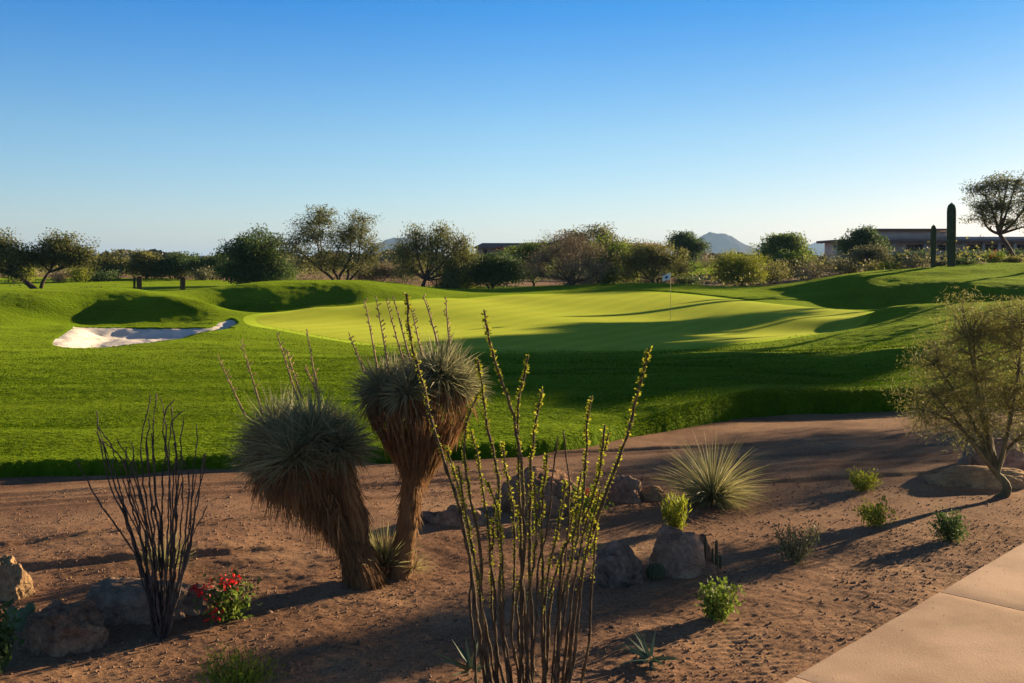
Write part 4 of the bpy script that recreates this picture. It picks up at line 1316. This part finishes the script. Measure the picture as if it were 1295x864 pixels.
boulder('rugged brown boulder in the lower left corner behind the leafy plant', 74, 822, 104, 58, 0, 3, cuts=9, rough=2)
boulder('long smooth shaded boulder behind the rugged brown one, left of the bare ocotillo', 158, 785, 150, 44, 1, 8, depth=.6, cuts=4)
boulder('small grey boulder between the bare ocotillo and the red flowers', 238, 776, 70, 30, 1, 12, depth=.7)
boulder('golden sunlit boulder cut off by the left edge', 4, 760, 54, 50, 3, 15, cuts=8, rough=1.6)
boulder('small dark stone right of the upright yucca trunk', 545, 664, 32, 17, 2, 18)
boulder('low sloping stone half buried between the dark stone and the large rounded boulder', 582, 668, 64, 24, 1, 21, depth=.6, cuts=3)
boulder('largest rounded boulder seen through the leafy ocotillo', 690, 652, 124, 54, 0, 24, depth=.6, cuts=4)
boulder('cracked sunlit boulder just right of the leafy ocotillo stems', 789, 638, 50, 35, 1, 27, cuts=8)
boulder('small pale stone left of the spiky desert spoon', 828, 634, 34, 17, 3, 30)
boulder('black and white mottled boulder against the right of the leafy ocotillo', 784, 742, 66, 54, 2, 33, cuts=8)
boulder('big squared brown boulder beside the barrel cactus', 857, 731, 72, 62, 1, 36, cuts=10, depth=.8)
boulder('stone leaning behind the right side of the big squared boulder', 882, 718, 36, 42, 0, 39, cuts=4)
boulder('small low stone at the foot of the little columnar cactus', 893, 728, 36, 14, 0, 41)
boulder('long pale flat boulder lying behind the palo verde trunk', 1250, 617, 130, 24, 3, 45, depth=.45, cuts=5)
boulder('upright grey boulder seen through the palo verde stems', 1262, 596, 80, 40, 1, 48, depth=.6)


# ---------- yuccas
def yucca_head(lm, dm, c, r, n, axis=(0, 0, 1), skirt=(1.0, 0.0), nd=500, seed=0, flat=1.0):
    """ball of blades (green above, dead below) about c"""
    ax = unit(np.array(axis, float))
    dr = rdir(int(n * 1.7)); dr = dr[(dr @ ax) > -.32 + .25 * rng.random(len(dr))][:n]
    m = len(dr)
    L = r * rng.uniform(.7, 1.15, m)
    P = c + dr * r * .10 + rng.normal(0, .07, (m, 3)) * r
    dr = unit(dr + rng.normal(0, .16, (m, 3)))
    blades(lm, P, dr, L, .014 * rng.uniform(.7, 1.3, m), rng.choice([.05, .2, .6, 1.4], m, p=[.35, .35, .2, .1]), 3)
    # dead leaves folded down below the head
    az = rng.uniform(0, 2 * PI, nd); k = rng.uniform(.1, .75, nd)
    up = rng.uniform(-.55, .05, nd)
    P = c + np.stack([np.cos(az) * r * k * .5, np.sin(az) * r * k * .5, up * r * .6], -1)
    D = np.stack([np.cos(az) * .55, np.sin(az) * .55, -rng.uniform(.25, 1.3, nd)], -1)
    blades(dm, P, D, r * rng.uniform(.35, 1.0, nd), .012 * rng.uniform(.7, 1.5, nd), rng.uniform(.2, 1.6, nd), 3)


def shag(dm, path, rad, n, L=.22):
    """dead leaves hanging along a trunk"""
    path = np.asarray(path); k = len(path)
    t = rng.random(n) * (k - 1); i = np.clip(t.astype(int), 0, k - 2); f = (t - i)[:, None]
    q = path[i] * (1 - f) + path[i + 1] * f
    rr = np.interp(t, np.arange(k), rad)[:, None]
    az = rng.uniform(0, 2 * PI, n)
    o = np.stack([np.cos(az), np.sin(az), 0 * az], -1)
    tang = unit(path[i + 1] - path[i])
    D = -tang + o * (rng.random(n) ** 2 * .55)[:, None] + rng.normal(0, .12, (n, 3))
    blades(dm, q + o * rr * .95, D, L * rng.uniform(.25, 1.25, n), .014 * rng.uniform(.6, 1.3, n), .25, 2)


def stalk(px0, py0, px1, py1, d0, root, seed=0):
    a = W(px1, py1, d0); b = W(px0, py0, d0 + rng.uniform(-.15, .15))
    mid = (a + b) / 2 + np.array([rng.normal(0, .012), rng.normal(0, .02), 0])
    p = bez(a, mid, b, 10)
    m = MB(); m.tube(p, np.linspace(.011, .004, 10), 6)
    # stubs of seed branches
    for t in np.linspace(.25, .97, 15):
        q = p[int(t * 9)] + (p[min(9, int(t * 9) + 1)] - p[int(t * 9)]) * (t * 9 % 1)
        az = rng.uniform(0, 2 * PI)
        e = q + np.array([math.cos(az), math.sin(az), .8]) * rng.uniform(.012, .04)
        m.tube(np.array([q, (q + e) / 2, e]), [.005, .005, .007], 4)
    m.build('flower_stalk', M_stalk, root, True)


DY = 9.45
# left, leaning
b = G(462, 737); DY = b[1]
root = thing('yucca_tree', 'shaggy yucca leaning left with a wide crown of grey green spiky heads', 'yucca', b - [0, 0, .03], 'yuccas in the planted bed')
lm = MB(); dm = MB(); tm = MB()
p1 = np.array([W(464, 739, DY), W(450, 700, DY), W(425, 655, DY), W(395, 610, DY), W(372, 575, DY)])
tm.tube(p1, [.17, .15, .14, .13, .09], 12); shag(dm, p1, [.19, .165, .16, .16, .17], 1500, .22)
p2 = np.array([W(452, 705, DY - .02), W(448, 650, DY - .02), W(432, 600, DY - .03), W(424, 565, DY - .03)])
tm.tube(p2, [.12, .105, .10, .07], 12); shag(dm, p2, [.13, .115, .11, .10], 800, .2)
p3 = np.array([W(425, 655, DY + .1), W(385, 610, DY + .2), W(352, 570, DY + .25)])
tm.tube(p3, [.12, .12, .08], 10)
heads = [(352, 548, 62, .15), (395, 552, 62, -.1), (376, 545, 55, .45), (340, 575, 50, .30), (428, 560, 50, -.12), (372, 575, 60, -.25), (412, 545, 44, .35)]
for (px, py, rp, dy) in heads:
    c = W(px, py + 6, DY + dy); yucca_head(lm, dm, c, rp / F * DY, 700, (-.15 if px < 400 else .25, -.05, 1), nd=230)
# the long shared skirt under the leaning crown
for k in range(1700):
    pass
n = 1500
sx = rng.uniform(325, 430, n); sy = rng.uniform(565, 605, n) + (sx - 325) * .62
P = np.array([W(a, e, DY + rng.uniform(-.28, .35)) for a, e in zip(sx, sy)])
D = np.stack([rng.normal(.12, .3, n), rng.normal(-.05, .3, n), -np.ones(n)], -1)
blades(dm, P, D, .30 * rng.uniform(.3, 1.35, n), .014 * rng.uniform(.7, 1.4, n), .4, 3)
tm.build('trunk', M_dead, root, True); dm.build('dead_leaf_skirt', M_dead, root); lm.build('leaf_heads', M_yucca, root)
for s in ((275, 450, 310, 525), (305, 431, 332, 523), (350, 421, 377, 506), (362, 442, 381, 502), (388, 416, 407, 535), (398, 468, 405, 535), (386, 464, 400, 497)):
    stalk(*s, DY, root)
# right, upright
b = G(506, 728); DR = b[1]
root = thing('yucca_tree', 'upright shaggy yucca with two big spiky heads on one brown trunk', 'yucca', b - [0, 0, .03], 'yuccas in the planted bed')
lm = MB(); dm = MB(); tm = MB()
p1 = np.array([W(505, 731, DR), W(512, 690, DR), W(518, 640, DR), W(524, 590, DR), W(530, 560, DR), W(535, 520, DR)])
tm.tube(p1, [.115, .10, .095, .10, .15, .15], 12); shag(dm, p1, [.105, .09, .088, .10, .19, .27], 2000, .16)
for (px, py, rp, dy) in [(556, 474, 54, 0), (484, 492, 46, .05), (516, 494, 38, -.2), (536, 478, 42, .3), (578, 484, 42, .1), (498, 484, 40, .3)]:
    c = W(px, py + 4, DR + dy); yucca_head(lm, dm, c, rp / F * DR, 640, (.25 if px > 530 else -.3, -.05, 1), nd=340)
n = 2200
u = rng.random(n); ang = rng.uniform(0, 2 * PI, n)
# funnel of dead leaves narrowing onto the trunk
rr = .50 - .34 * u
cx = W(528, 0, DR)[0] + .015 * (1 - u)
zt = W(0, 520, DR)[2]; zb = W(0, 585, DR)[2]
P = np.stack([cx + rr * np.cos(ang), DR + rr * .8 * np.sin(ang), zt + (zb - zt) * u + rng.normal(0, .03, n)], -1)
D = np.stack([-np.cos(ang) * .5 + rng.normal(0, .15, n), -np.sin(ang) * .4 + rng.normal(0, .15, n), -np.ones(n)], -1)
blades(dm, P, D, .24 * rng.uniform(.5, 1.2, n), .012 * rng.uniform(.7, 1.4, n), .3, 3)
tm.build('trunk', M_dead, root, True); dm.build('dead_leaf_skirt', M_dead, root); lm.build('leaf_heads', M_yucca, root)
for s in ((441, 421, 462, 474), (461, 378, 478, 471), (475, 374, 493, 474), (488, 378, 514, 471), (497, 374, 521, 464), (519, 386, 535, 455), (535, 374, 554, 438), (564, 376, 571, 450)):
    stalk(*s, DR, root)
# young one between
b = G(486, 728)
root = thing('young_yucca', 'small young yucca rosette between the two shaggy yucca trunks', 'yucca', b)
lm = MB(); n = 260; dr = rdir(n * 3); dr = dr[dr[:, 2] > .25][:n]; m = len(dr)
dr = unit(dr * [.6, .6, 1]); blades(lm, b + [0, .02, .06] + dr * .02, dr, .47 * rng.uniform(.6, 1.1, m), .013, .25, 3)
lm.build('leaves', M_spoon, root)
dm = MB(); n = 120; az = rng.uniform(0, 2 * PI, n)
blades(dm, b + np.stack([.05 * np.cos(az), .05 * np.sin(az), rng.uniform(.05, .25, n)], -1), np.stack([np.cos(az) * .4, np.sin(az) * .4, -np.ones(n)], -1), .2, .014, .2, 2)
dm.build('dead_leaves', M_dead, root)


# ---------- ocotillos
def ocotillo(name, label, base, d, stems, mat, leafmat, rb, rt, leafy=.0, kink=.004, leafsize=.019, seed=1):
    r_ = np.random.default_rng(seed)
    b = W(base[0], base[1], d); b[2] = float(ground_h(np.array([b[0]]), np.array([b[1]]), False)[0]) - .03
    root = thing(name, label, 'ocotillo', b)
    for st in stems:
        pts = [np.array(p, float) for p in st['p']]
        dz = st.get('dy', r_.uniform(-.25, .25))
        zs = [W(p[0], p[1], d + dz * (i / (len(pts) - 1)) ** .8) for i, p in enumerate(pts)]
        zs[0] = b + np.array([(pts[0][0] - base[0]) / F * d, r_.uniform(-.1, .1), 0])
        zs = np.array(zs)
        # resample smoothly through the points
        t = np.concatenate([[0], np.cumsum(np.linalg.norm(np.diff(zs, axis=0), axis=1))]); L = t[-1]
        k = max(14, int(L / .045)); tt = np.linspace(0, L, k)
        p = np.stack([np.interp(tt, t, zs[:, i]) for i in range(3)], -1)
        for _ in range(4):
            p[1:-1] = (p[:-2] + 2 * p[1:-1] + p[2:]) / 4
        w1 = np.cumsum(r_.normal(0, kink, (k, 3)), 0); w1 -= np.linspace(0, 1, k)[:, None] * w1[-1]
        p = p + w1 * [1, 1, .2]
        f = tt / L
        sc_ = st.get('s', 1.0)
        rad = (rb + (rt - rb) * f ** .8) * sc_
        rad = rad * (1 + .16 * r_.normal(size=k))
        m = MB(); m.tube(p, rad, 7)
        # spines
        ns = int(L * 55)
        ti = r_.uniform(.05, .98, ns) * (k - 1); i0 = ti.astype(int)
        q = p[i0] + (p[i0 + 1] - p[i0]) * (ti - i0)[:, None]
        D = unit(r_.normal(size=(ns, 3)) + [0, 0, .3])
        blades(m, q, D, r_.uniform(.012, .028, ns), .0035, 0, 1)
        so = m.build('stem', mat, root, True)
        lf = st.get('leaf', leafy)
        if lf > 0:
            t0 = 1 - lf
            nn = int(L * lf * 560)
            f2 = t0 + (1 - t0) * r_.random(nn) ** .8
            f2 = f2[np.sin(f2 * 37 * L + L * 40) + .8 * r_.random(nn) > -.35]; nn = len(f2)
            nod = np.round(f2 * L / .022) * .022 / L   # tufts sit at nodes
            ti = np.clip(nod, 0, .999) * (k - 1); i0 = ti.astype(int)
            q = p[i0] + (p[np.minimum(i0 + 1, k - 1)] - p[i0]) * (ti - i0)[:, None]
            tuft = np.sin(nod * 977.0 + L * 13) * 3.0
            D = unit(np.stack([np.cos(tuft + r_.normal(0, .9, nn)), np.sin(tuft + r_.normal(0, .9, nn)), r_.uniform(-.1, .9, nn)], -1))
            grow = .6 + .6 * sstep(t0, 1, f2)
            ls = leafsize * r_.uniform(.6, 1.35, nn) * grow
            lm = MB()
            leaves(lm, q + D * (np.interp(ti, np.arange(k), rad) + ls * .45)[:, None], D, ls, ls * .55)
            lm.build('leaves', leafmat, so)
    return root


def S(*p, **k):
    return dict(p=p, **k)


B0 = 905
st = [S((655, B0), (628, 780), (590, 640), (563, 560), (540, 490), (524, 430), (514, 372), leaf=.52, dy=-.1, s=1.15),
      S((668, B0), (650, 790), (640, 690), (632, 600), (612, 520), (604, 455), leaf=.62, s=1.1),
      S((672, B0), (668, 780), (668, 680), (660, 600), (648, 530), (622, 450), (612, 392), leaf=.5, s=1.1, dy=.12),
      S((676, B0), (672, 760), (664, 650), (654, 540), (656, 500), (668, 450), leaf=.55),
      S((680, B0), (680, 760), (676, 660), (672, 590), (678, 530), (686, 493), leaf=.6, s=1.1),
      S((690, B0), (712, 770), (738, 680), (744, 590), (743, 540), (748, 502), leaf=.55),
      S((696, B0), (728, 760), (752, 680), (768, 610), (790, 550), (806, 490), (822, 440), leaf=.66, s=1.15, dy=-.15),
      S((692, B0), (706, 780), (716, 690), (752, 640), (760, 580), (765, 538), leaf=.55),
      S((655, B0), (634, 800), (612, 700), (590, 620), (580, 570), (588, 530), (606, 496), leaf=.55, dy=.2),
      S((650, B0), (620, 780), (600, 690), (582, 625), (566, 565), leaf=.5, dy=.15, s=.9),
      S((662, B0), (640, 780), (625, 680), (612, 600), (596, 545), leaf=.6, dy=.2, s=.85),
      S((660, B0), (630, 800), (610, 730), (596, 660), (580, 590), leaf=.55, dy=-.2, s=.9),
      S((684, B0), (690, 780), (694, 700), (690, 640), (692, 575), leaf=.62, dy=.1, s=.9),
      S((686, B0), (698, 790), (706, 720), (714, 660), (716, 610), leaf=.5, dy=.1, s=.9),
      S((678, B0), (684, 800), (690, 720), (704, 660), (700, 590), (706, 552), leaf=.0, s=.7),
      S((688, B0), (700, 800), (720, 700), (722, 620), (712, 545), leaf=.0, s=.7, dy=.2),
      S((694, B0), (716, 800), (730, 740), (748, 660), (762, 580), (770, 548), leaf=.5, s=.85, dy=.22),
      S((697, B0), (722, 800), (738, 730), (752, 660), (760, 620), leaf=.4, s=.9, dy=-.2),
      S((700, B0), (730, 820), (745, 760), (756, 700), (758, 650), leaf=.35, s=.85),
      S((672, B0), (655, 800), (648, 730), (636, 660), (618, 610), leaf=.5, s=.8, dy=-.2),
      S((666, B0), (648, 820), (636, 760), (630, 700), (628, 640), leaf=.5, s=.8),
      S((674, B0), (660, 800), (655, 720), (650, 650), (640, 600), (634, 560), leaf=.55, s=.9, dy=.2),
      S((680, B0), (676, 820), (680, 740), (684, 680), (676, 610), leaf=.5, s=.85, dy=-.15),
      S((684, B0), (694, 820), (702, 740), (728, 650), (736, 600), leaf=.55, s=.9, dy=.25),
      S((664, B0), (640, 810), (622, 750), (604, 700), (592, 650), leaf=.4, s=.8, dy=.25),
      S((690, B0), (705, 830), (716, 760), (730, 700), (732, 640), leaf=.4, s=.8, dy=-.25),
      S((676, B0), (668, 820), (664, 770), (668, 700), (658, 640), leaf=.5, s=.85, dy=.3)]
for q in st:
    q['p'] = tuple((676 - 9 * float(sstep(560, 800, y)) + (x - 676) * (2.3 if y == B0 else 1.0 + .5 * float(sstep(700, 860, y))), y) for x, y in q['p'])
ocotillo('ocotillo', 'tall ocotillo in the centre foreground with yellow green leaves along its stems', (676, B0), H * F / (B0 - HY), st, M_oco, M_ocoleaf, .0145, .0068, .5, seed=5)

lt = [((200, 805), (170, 700), (130, 640), (97, 583)), ((202, 805), (175, 690), (140, 610), (122, 520)), ((202, 805), (180, 690), (148, 620), (132, 560), (123, 530)), ((204, 805), (190, 690), (165, 620), (140, 560), (124, 540)),
      ((203, 805), (178, 700), (150, 630), (128, 560), (121, 545)), ((205, 805), (192, 700), (182, 620), (176, 560), (190, 500)), ((206, 805), (200, 700), (196, 600), (193, 540), (198, 498)), ((207, 805), (206, 700), (204, 600), (208, 545), (203, 505)),
      ((208, 805), (212, 700), (214, 600), (210, 550), (207, 520), (221, 505)), ((209, 805), (220, 700), (226, 600), (222, 560), (217, 515)), ((210, 805), (226, 700), (232, 620), (230, 560), (232, 528)), ((211, 805), (234, 700), (240, 620), (247, 560), (248, 535)),
      ((212, 805), (238, 700), (250, 620), (258, 575)), ((212, 805), (240, 690), (254, 610), (260, 573)), ((204, 805), (186, 720), (174, 660), (158, 600), (160, 565)), ((205, 805), (190, 720), (186, 640), (170, 590), (148, 555)),
      ((206, 805), (198, 720), (186, 650), (170, 600), (150, 575)), ((207, 805), (205, 730), (200, 660), (190, 610), (185, 560)), ((209, 805), (216, 720), (222, 640), (228, 590), (220, 560)), ((203, 805), (182, 730), (162, 660), (150, 620), (142, 580)),
      ((210, 805), (224, 730), (234, 660), (238, 600), (228, 570)), ((206, 805), (196, 740), (188, 690), (180, 640), (166, 560)), ((208, 805), (212, 730), (216, 660), (218, 620), (222, 580)), ((211, 805), (228, 740), (238, 690), (262, 640)),
      ((202, 805), (186, 740), (172, 690), (160, 660), (152, 640)), ((207, 805), (208, 740), (212, 680), (224, 640), (230, 610))]
lt += [tuple((x + dx * (805 - y) / 250 + (0 if y == 805 else random.uniform(-3, 3)), y if y == 805 else 805 + (y - 805) * ky) for x, y in lt[i]) for i, dx, ky in ((3, 9, .93), (6, -8, .9), (8, 9, .95), (10, -9, .85), (12, -10, .9), (17, 8, 1.05), (14, 8, .95))]
b = G(207, 803)
ocotillo('ocotillo', 'bare dark ocotillo of many leafless stems on the left', (207, 803), b[1], [dict(p=q, dy=random.uniform(-.3, .3), s=random.uniform(.75, 1.1)) for q in lt], M_ocodark, M_ocoleaf, .0112, .0052, 0, kink=.005, seed=9)

# ---------- palo verde at right
b = G(1263, 628)
DP = b[1]
root = tree('palo_verde', 'fine twigged palo verde with a pale forked trunk on the right', 'tree', (1263, 628), DP,
            [(1215, 415, 28, 34), (1190, 460, 36, 30), (1250, 425, 34, 46), (1288, 420, 36, 46), (1235, 480, 56, 40), (1180, 505, 38, 20), (1165, 525, 26, 16), (1220, 535, 50, 26), (1285, 495, 38, 42), (1300, 540, 26, 22)],
            M_palo, M_palobark, nclus=290, nleaf=120, tr=.056, stems=1, ll=.055, lw=.008, cr=.135, twigs=4, shell=.5, lean=(1261, 600), sag=.04, limbs_per=1)


# ---------- spiky clumps and low plants
def clump(name, label, cat, px, py, wpx, hpx, n, mat, wd, droop, lo=.05, group=None, dead=0):
    b = G(px, py)
    R_ = wpx / F * b[1] / 2; hh = hpx / F * b[1]
    root = thing(name, label, cat, b, group)
    lm = MB()
    el = np.arcsin(rng.uniform(lo, 1, n)); az = rng.uniform(0, 2 * PI, n)
    dr = np.stack([np.cos(el) * np.cos(az), np.cos(el) * np.sin(az), np.sin(el)], -1)
    L = (R_ * np.cos(el) + hh * np.sin(el)) * rng.uniform(.75, 1.12, n)
    blades(lm, b + dr * .03 + [0, 0, .04], dr, L, wd * rng.uniform(.7, 1.3, n), droop, 4)
    lm.build('leaves', mat, root)
    if dead:
        dm = MB(); az = rng.uniform(0, 2 * PI, dead)
        dr = np.stack([np.cos(az), np.sin(az), rng.uniform(-.05, .3, dead)], -1)
        blades(dm, b + [0, 0, .06] + dr * .03, dr, R_ * rng.uniform(.4, .9, dead), wd * .9, .5, 3)
        dm.build('dry_leaves', M_stalkleaf, root)
    return root


M_stalkleaf = foliage('dry_straw_blades', (0.22, 0.17, 0.07), (0.48, 0.40, 0.20), 0.35, 3)
clump('desert_spoon', 'large spiky desert spoon clump of thin arching blades beside the wash', 'desert spoon', 901, 637, 84, 76, 900, M_spoon, .011, .6, .0, dead=120)
clump('small_agave', 'small dark agave at the lower left of the leafy ocotillo stems', 'agave', 596, 856, 62, 36, 16, M_agave, .035, .12, .1, 'small agaves')
clump('small_agave', 'small agave with spreading leaves in the shade at the bottom, right of the leafy ocotillo', 'agave', 822, 842, 64, 28, 26, M_agave, .03, .35, .05, 'small agaves')
clump('grass_tuft', 'pale yellow grass tuft seen through the bare ocotillo stems', 'grass tuft', 208, 728, 50, 50, 240, M_spoon, .007, .3, .3)
clump('grass_tuft', 'dry straw grass tuft at the foot of the upright yucca', 'grass tuft', 524, 728, 40, 26, 160, M_stalkleaf, .005, .6, .1)

GL = 'low shrubs in the sand'
shrub('low_shrub', 'upright yellow green shrub above the big squared boulder', 'shrub', 854, 672, 40, 46, M_leaf_yel, n=900, ll=.07, lw=.014, group=GL, up=1.0, stems=12, jag=.2)
shrub('low_shrub', 'bright yellow green shrub farthest back on the sand ledge', 'shrub', 1091, 622, 44, 28, M_leaf_yel, n=900, ll=.05, lw=.016, group=GL, up=.7, stems=14, jag=.22)
shrub('low_shrub', 'yellow green shrub with a taller right side, halfway to the dark round bush', 'shrub', 1106, 665, 48, 36, M_leaf_yel, n=800, ll=.05, lw=.018, group=GL, up=.6, stems=12, jag=.2)
shrub('low_shrub', 'loose grey green shrub with thin shoots standing in the shade', 'shrub', 1008, 712, 62, 52, M_leaf_grey, n=900, ll=.05, lw=.014, group=GL, up=.6, stems=15, jag=.22)
shrub('low_shrub', 'dark round bush nearest the concrete path', 'shrub', 1201, 684, 44, 36, M_leaf_dark, n=1600, ll=.035, lw=.018, group=GL, stems=16, round_=True, jag=.28)
shrub('low_shrub', 'leafy bright green bush in front of the big squared boulder', 'shrub', 907, 784, 50, 48, M_leaf_green, n=900, ll=.045, lw=.024, group=GL, stems=12, jag=.26)
shrub('low_shrub', 'feathery green shrub cut by the bottom edge on the left', 'shrub', 300, 880, 92, 52, M_leaf_yel, n=2000, ll=.045, lw=.010, group=GL, stems=18, up=.8, jag=.26)
shrub('low_shrub', 'dark glossy leafed plant in the lower left corner', 'shrub', -6, 850, 50, 86, M_leaf_dark, n=700, ll=.055, lw=.034, group=GL, stems=10, jag=.3)


def flowers(label, px, py, w, h, spots, leafmat=M_leaf_green):
    r_ = shrub('flowering_shrub', label, 'shrub', px, py, w, h, leafmat, n=620, ll=.05, lw=.026, stems=11, jag=.28)
    d = ROOT[r_.name][1]
    for (fx, fy, rr) in spots:
        c = W(fx, fy, d - rng.uniform(.05, .2)); m = MB()
        q = rng.normal(0, rr / F * d * .5, (30, 3))
        leaves(m, c + q, unit(q + rng.normal(0, .02, q.shape)), .028 * rng.uniform(.7, 1.3, len(q)), .022)
        m.build('blossom', M_red, r_)
    return r_


flowers('low leafy shrub with bright red blossoms right of the bare ocotillo', 292, 785, 70, 52, [(263, 741, 10), (253, 752, 6), (288, 735, 10), (297, 733, 8), (271, 775, 9), (248, 742, 5)])
flowers('red flowered shrub behind the leafy ocotillo beside the largest boulder', 744, 655, 50, 40, [(742, 622, 4), (757, 628, 4)])

# barrel cactus
b = G(831, 736)
root = thing('barrel_cactus', 'small round barrel cactus in front of the big squared boulder', 'cactus', b)
r0 = 11.5 / F * b[1]
ns, nz = 80, 16
a = np.arange(ns) / ns * 2 * PI
V = []
for k in range(nz + 1):
    ph = -PI * .35 + (PI * .85) * k / nz
    rad = r0 * math.cos(ph) * (1 + .10 * np.cos(a * 16)) if k < nz else np.full(ns, r0 * .03)
    V.append(np.stack([b[0] + rad * np.cos(a), b[1] + r0 + rad * np.sin(a), np.full(ns, b[2] + r0 * .75 + r0 * .98 * math.sin(ph))], -1))
mk('body', np.concatenate(V), grid_quads(nz + 1, ns, True)[:, ::-1], M_cactus, root, True)
m = MB(); n = 900
aa = np.round(rng.uniform(0, 16, n)) / 16 * 2 * PI; ph = rng.uniform(-.7, 1.5, n)
o = np.stack([np.cos(ph) * np.cos(aa), np.cos(ph) * np.sin(aa), np.sin(ph)], -1)
blades(m, b + [0, r0, r0 * .75] + o * r0 * 1.06, o + rng.normal(0, .5, (n, 3)), .016, .0022, 0, 1)
m.build('spines', M_spine, root)

# little columnar cactus
b = G(906, 722)
root = thing('columnar_cactus', 'little cactus of thin upright columns right of the big squared boulder', 'cactus', b)
for px, top, wq in ((906, 682, 3.4), (901, 693, 2.6), (892, 676, 2.2), (911, 702, 2.6)):
    q = W(px, 0, b[1]); q[2] = b[2] - .02
    m = MB(); cactus_col(m, q, W(px, top, b[1])[2] - q[2], wq / F * b[1] / 2, 8); m.build('column', M_cactus, root, True)

# prickly pear
b = G(22, 800)
root = thing('prickly_pear', 'small pale prickly pear above the rugged boulder at the left edge', 'cactus', b)
for px, py, rx, ry, an in ((20, 786, 9, 12, .1), (30, 778, 8, 10, .5), (38, 770, 6, 8, -.2), (14, 776, 7, 10, -.5), (28, 790, 8, 9, .9)):
    d = b[1] - .05; c = W(px, py, d); v = ISV4 * np.array([rx, 2.4, ry]) / F * d
    v = np.stack([v[:, 0] * math.cos(an) - v[:, 2] * math.sin(an), v[:, 1] + v[:, 0] * .4, v[:, 0] * math.sin(an) + v[:, 2] * math.cos(an)], -1)
    mk('pad', c + v, [ISF4], M_pad, root, True)

# ------------------------------------------------------------------ light, sky, air
w = bpy.data.worlds.new('World'); sc.world = w; w.use_nodes = True
nt = w.node_tree; nt.nodes.clear()
out = nt.nodes.new('ShaderNodeOutputWorld'); bg = nt.nodes.new('ShaderNodeBackground')
sky = nt.nodes.new('ShaderNodeTexSky'); sky.sky_type = 'NISHITA'; sky.sun_disc = False
sky.sun_elevation = SUN_EL; sky.sun_rotation = SUN_AZ
sky.altitude = 600; sky.air_density = 1.0; sky.dust_density = 0.6; sky.ozone_density = 6.0
# a clear desert evening: deeper blue overhead, pale and warm towards the horizon
tcw = nt.nodes.new('ShaderNodeTexCoord'); sx = nt.nodes.new('ShaderNodeSeparateXYZ')
nt.links.new(tcw.outputs['Generated'], sx.inputs[0])
rw = ramp(nt, [(0.0, (.91, .625, .475)), (0.04, (.89, .62, .50)), (0.13, (.66, .57, .48)), (0.25, (.14, .42, .51)), (0.36, (.19, .24, .25)), (0.6, (.22, .18, .16)), (1.0, (.20, .145, .115))])
nt.links.new(sx.outputs[2], rw.inputs[0])
hs = nt.nodes.new('ShaderNodeHueSaturation'); hs.inputs['Saturation'].default_value = 1.0; hs.inputs['Value'].default_value = 3.0
nt.links.new(rw.outputs[0], hs.inputs['Color'])
skc = mix_col(nt, sky.outputs[0], hs.outputs[0], 1.0, 'MULTIPLY')
dt = nt.nodes.new('ShaderNodeVectorMath'); dt.operation = 'DOT_PRODUCT'
dt.inputs[1].default_value = (math.sin(SUN_AZ), math.cos(SUN_AZ), 0)
nt.links.new(tcw.outputs['Generated'], dt.inputs[0])
rs = ramp(nt, [(0.30, (1, 1, 1)), (0.60, (.95, .93, .90)), (0.90, (.80, .715, .67)), (1.0, (.78, .67, .58))])
nt.links.new(dt.outputs['Value'], rs.inputs[0])
skc = mix_col(nt, skc, rs.outputs[0], 1.0, 'MULTIPLY')
nt.links.new(skc, bg.inputs['Color'])
bg.inputs['Strength'].default_value = 0.0515
nt.links.new(bg.outputs[0], out.inputs['Surface'])

sd = bpy.data.lights.new('sun', 'SUN'); sd.energy = 5.0; sd.angle = math.radians(.5); sd.color = (1.0, 0.75, 0.45)
so = bpy.data.objects.new('sun', sd); COL.objects.link(so)
so.rotation_euler = Vector(-SUNV).to_track_quat('-Z', 'Y').to_euler()
so.location = (30, 20, 30)

# the thin blue air that fades the mountains
HAZE = True
if HAZE:
    mm, nt2, out2 = newmat('air')
    pv = nt2.nodes.new('ShaderNodeVolumePrincipled')
    pv.inputs['Color'].default_value = (0.36, 0.60, 1.0, 1); pv.inputs['Density'].default_value = 0.00012
    pv.inputs['Anisotropy'].default_value = 0.2
    nt2.links.new(pv.outputs[0], out2.inputs['Volume'])
    m = MB(); m.box((-9000, -400, -8), (9000, 17000, 175))
    tag(m.build('haze', mm), kind='stuff')

sc.view_settings.view_transform = 'Standard'
sc.view_settings.look = 'None'
sc.view_settings.exposure = 1.5
sc.view_settings.gamma = 1.0
sc.view_settings.use_curve_mapping = False
sc.cycles.max_bounces = 6
sc.cycles.diffuse_bounces = 3
sc.cycles.transmission_bounces = 4
sc.cycles.volume_bounces = 0
sc.cycles.use_denoising = True
sc.cycles.use_adaptive_sampling = True
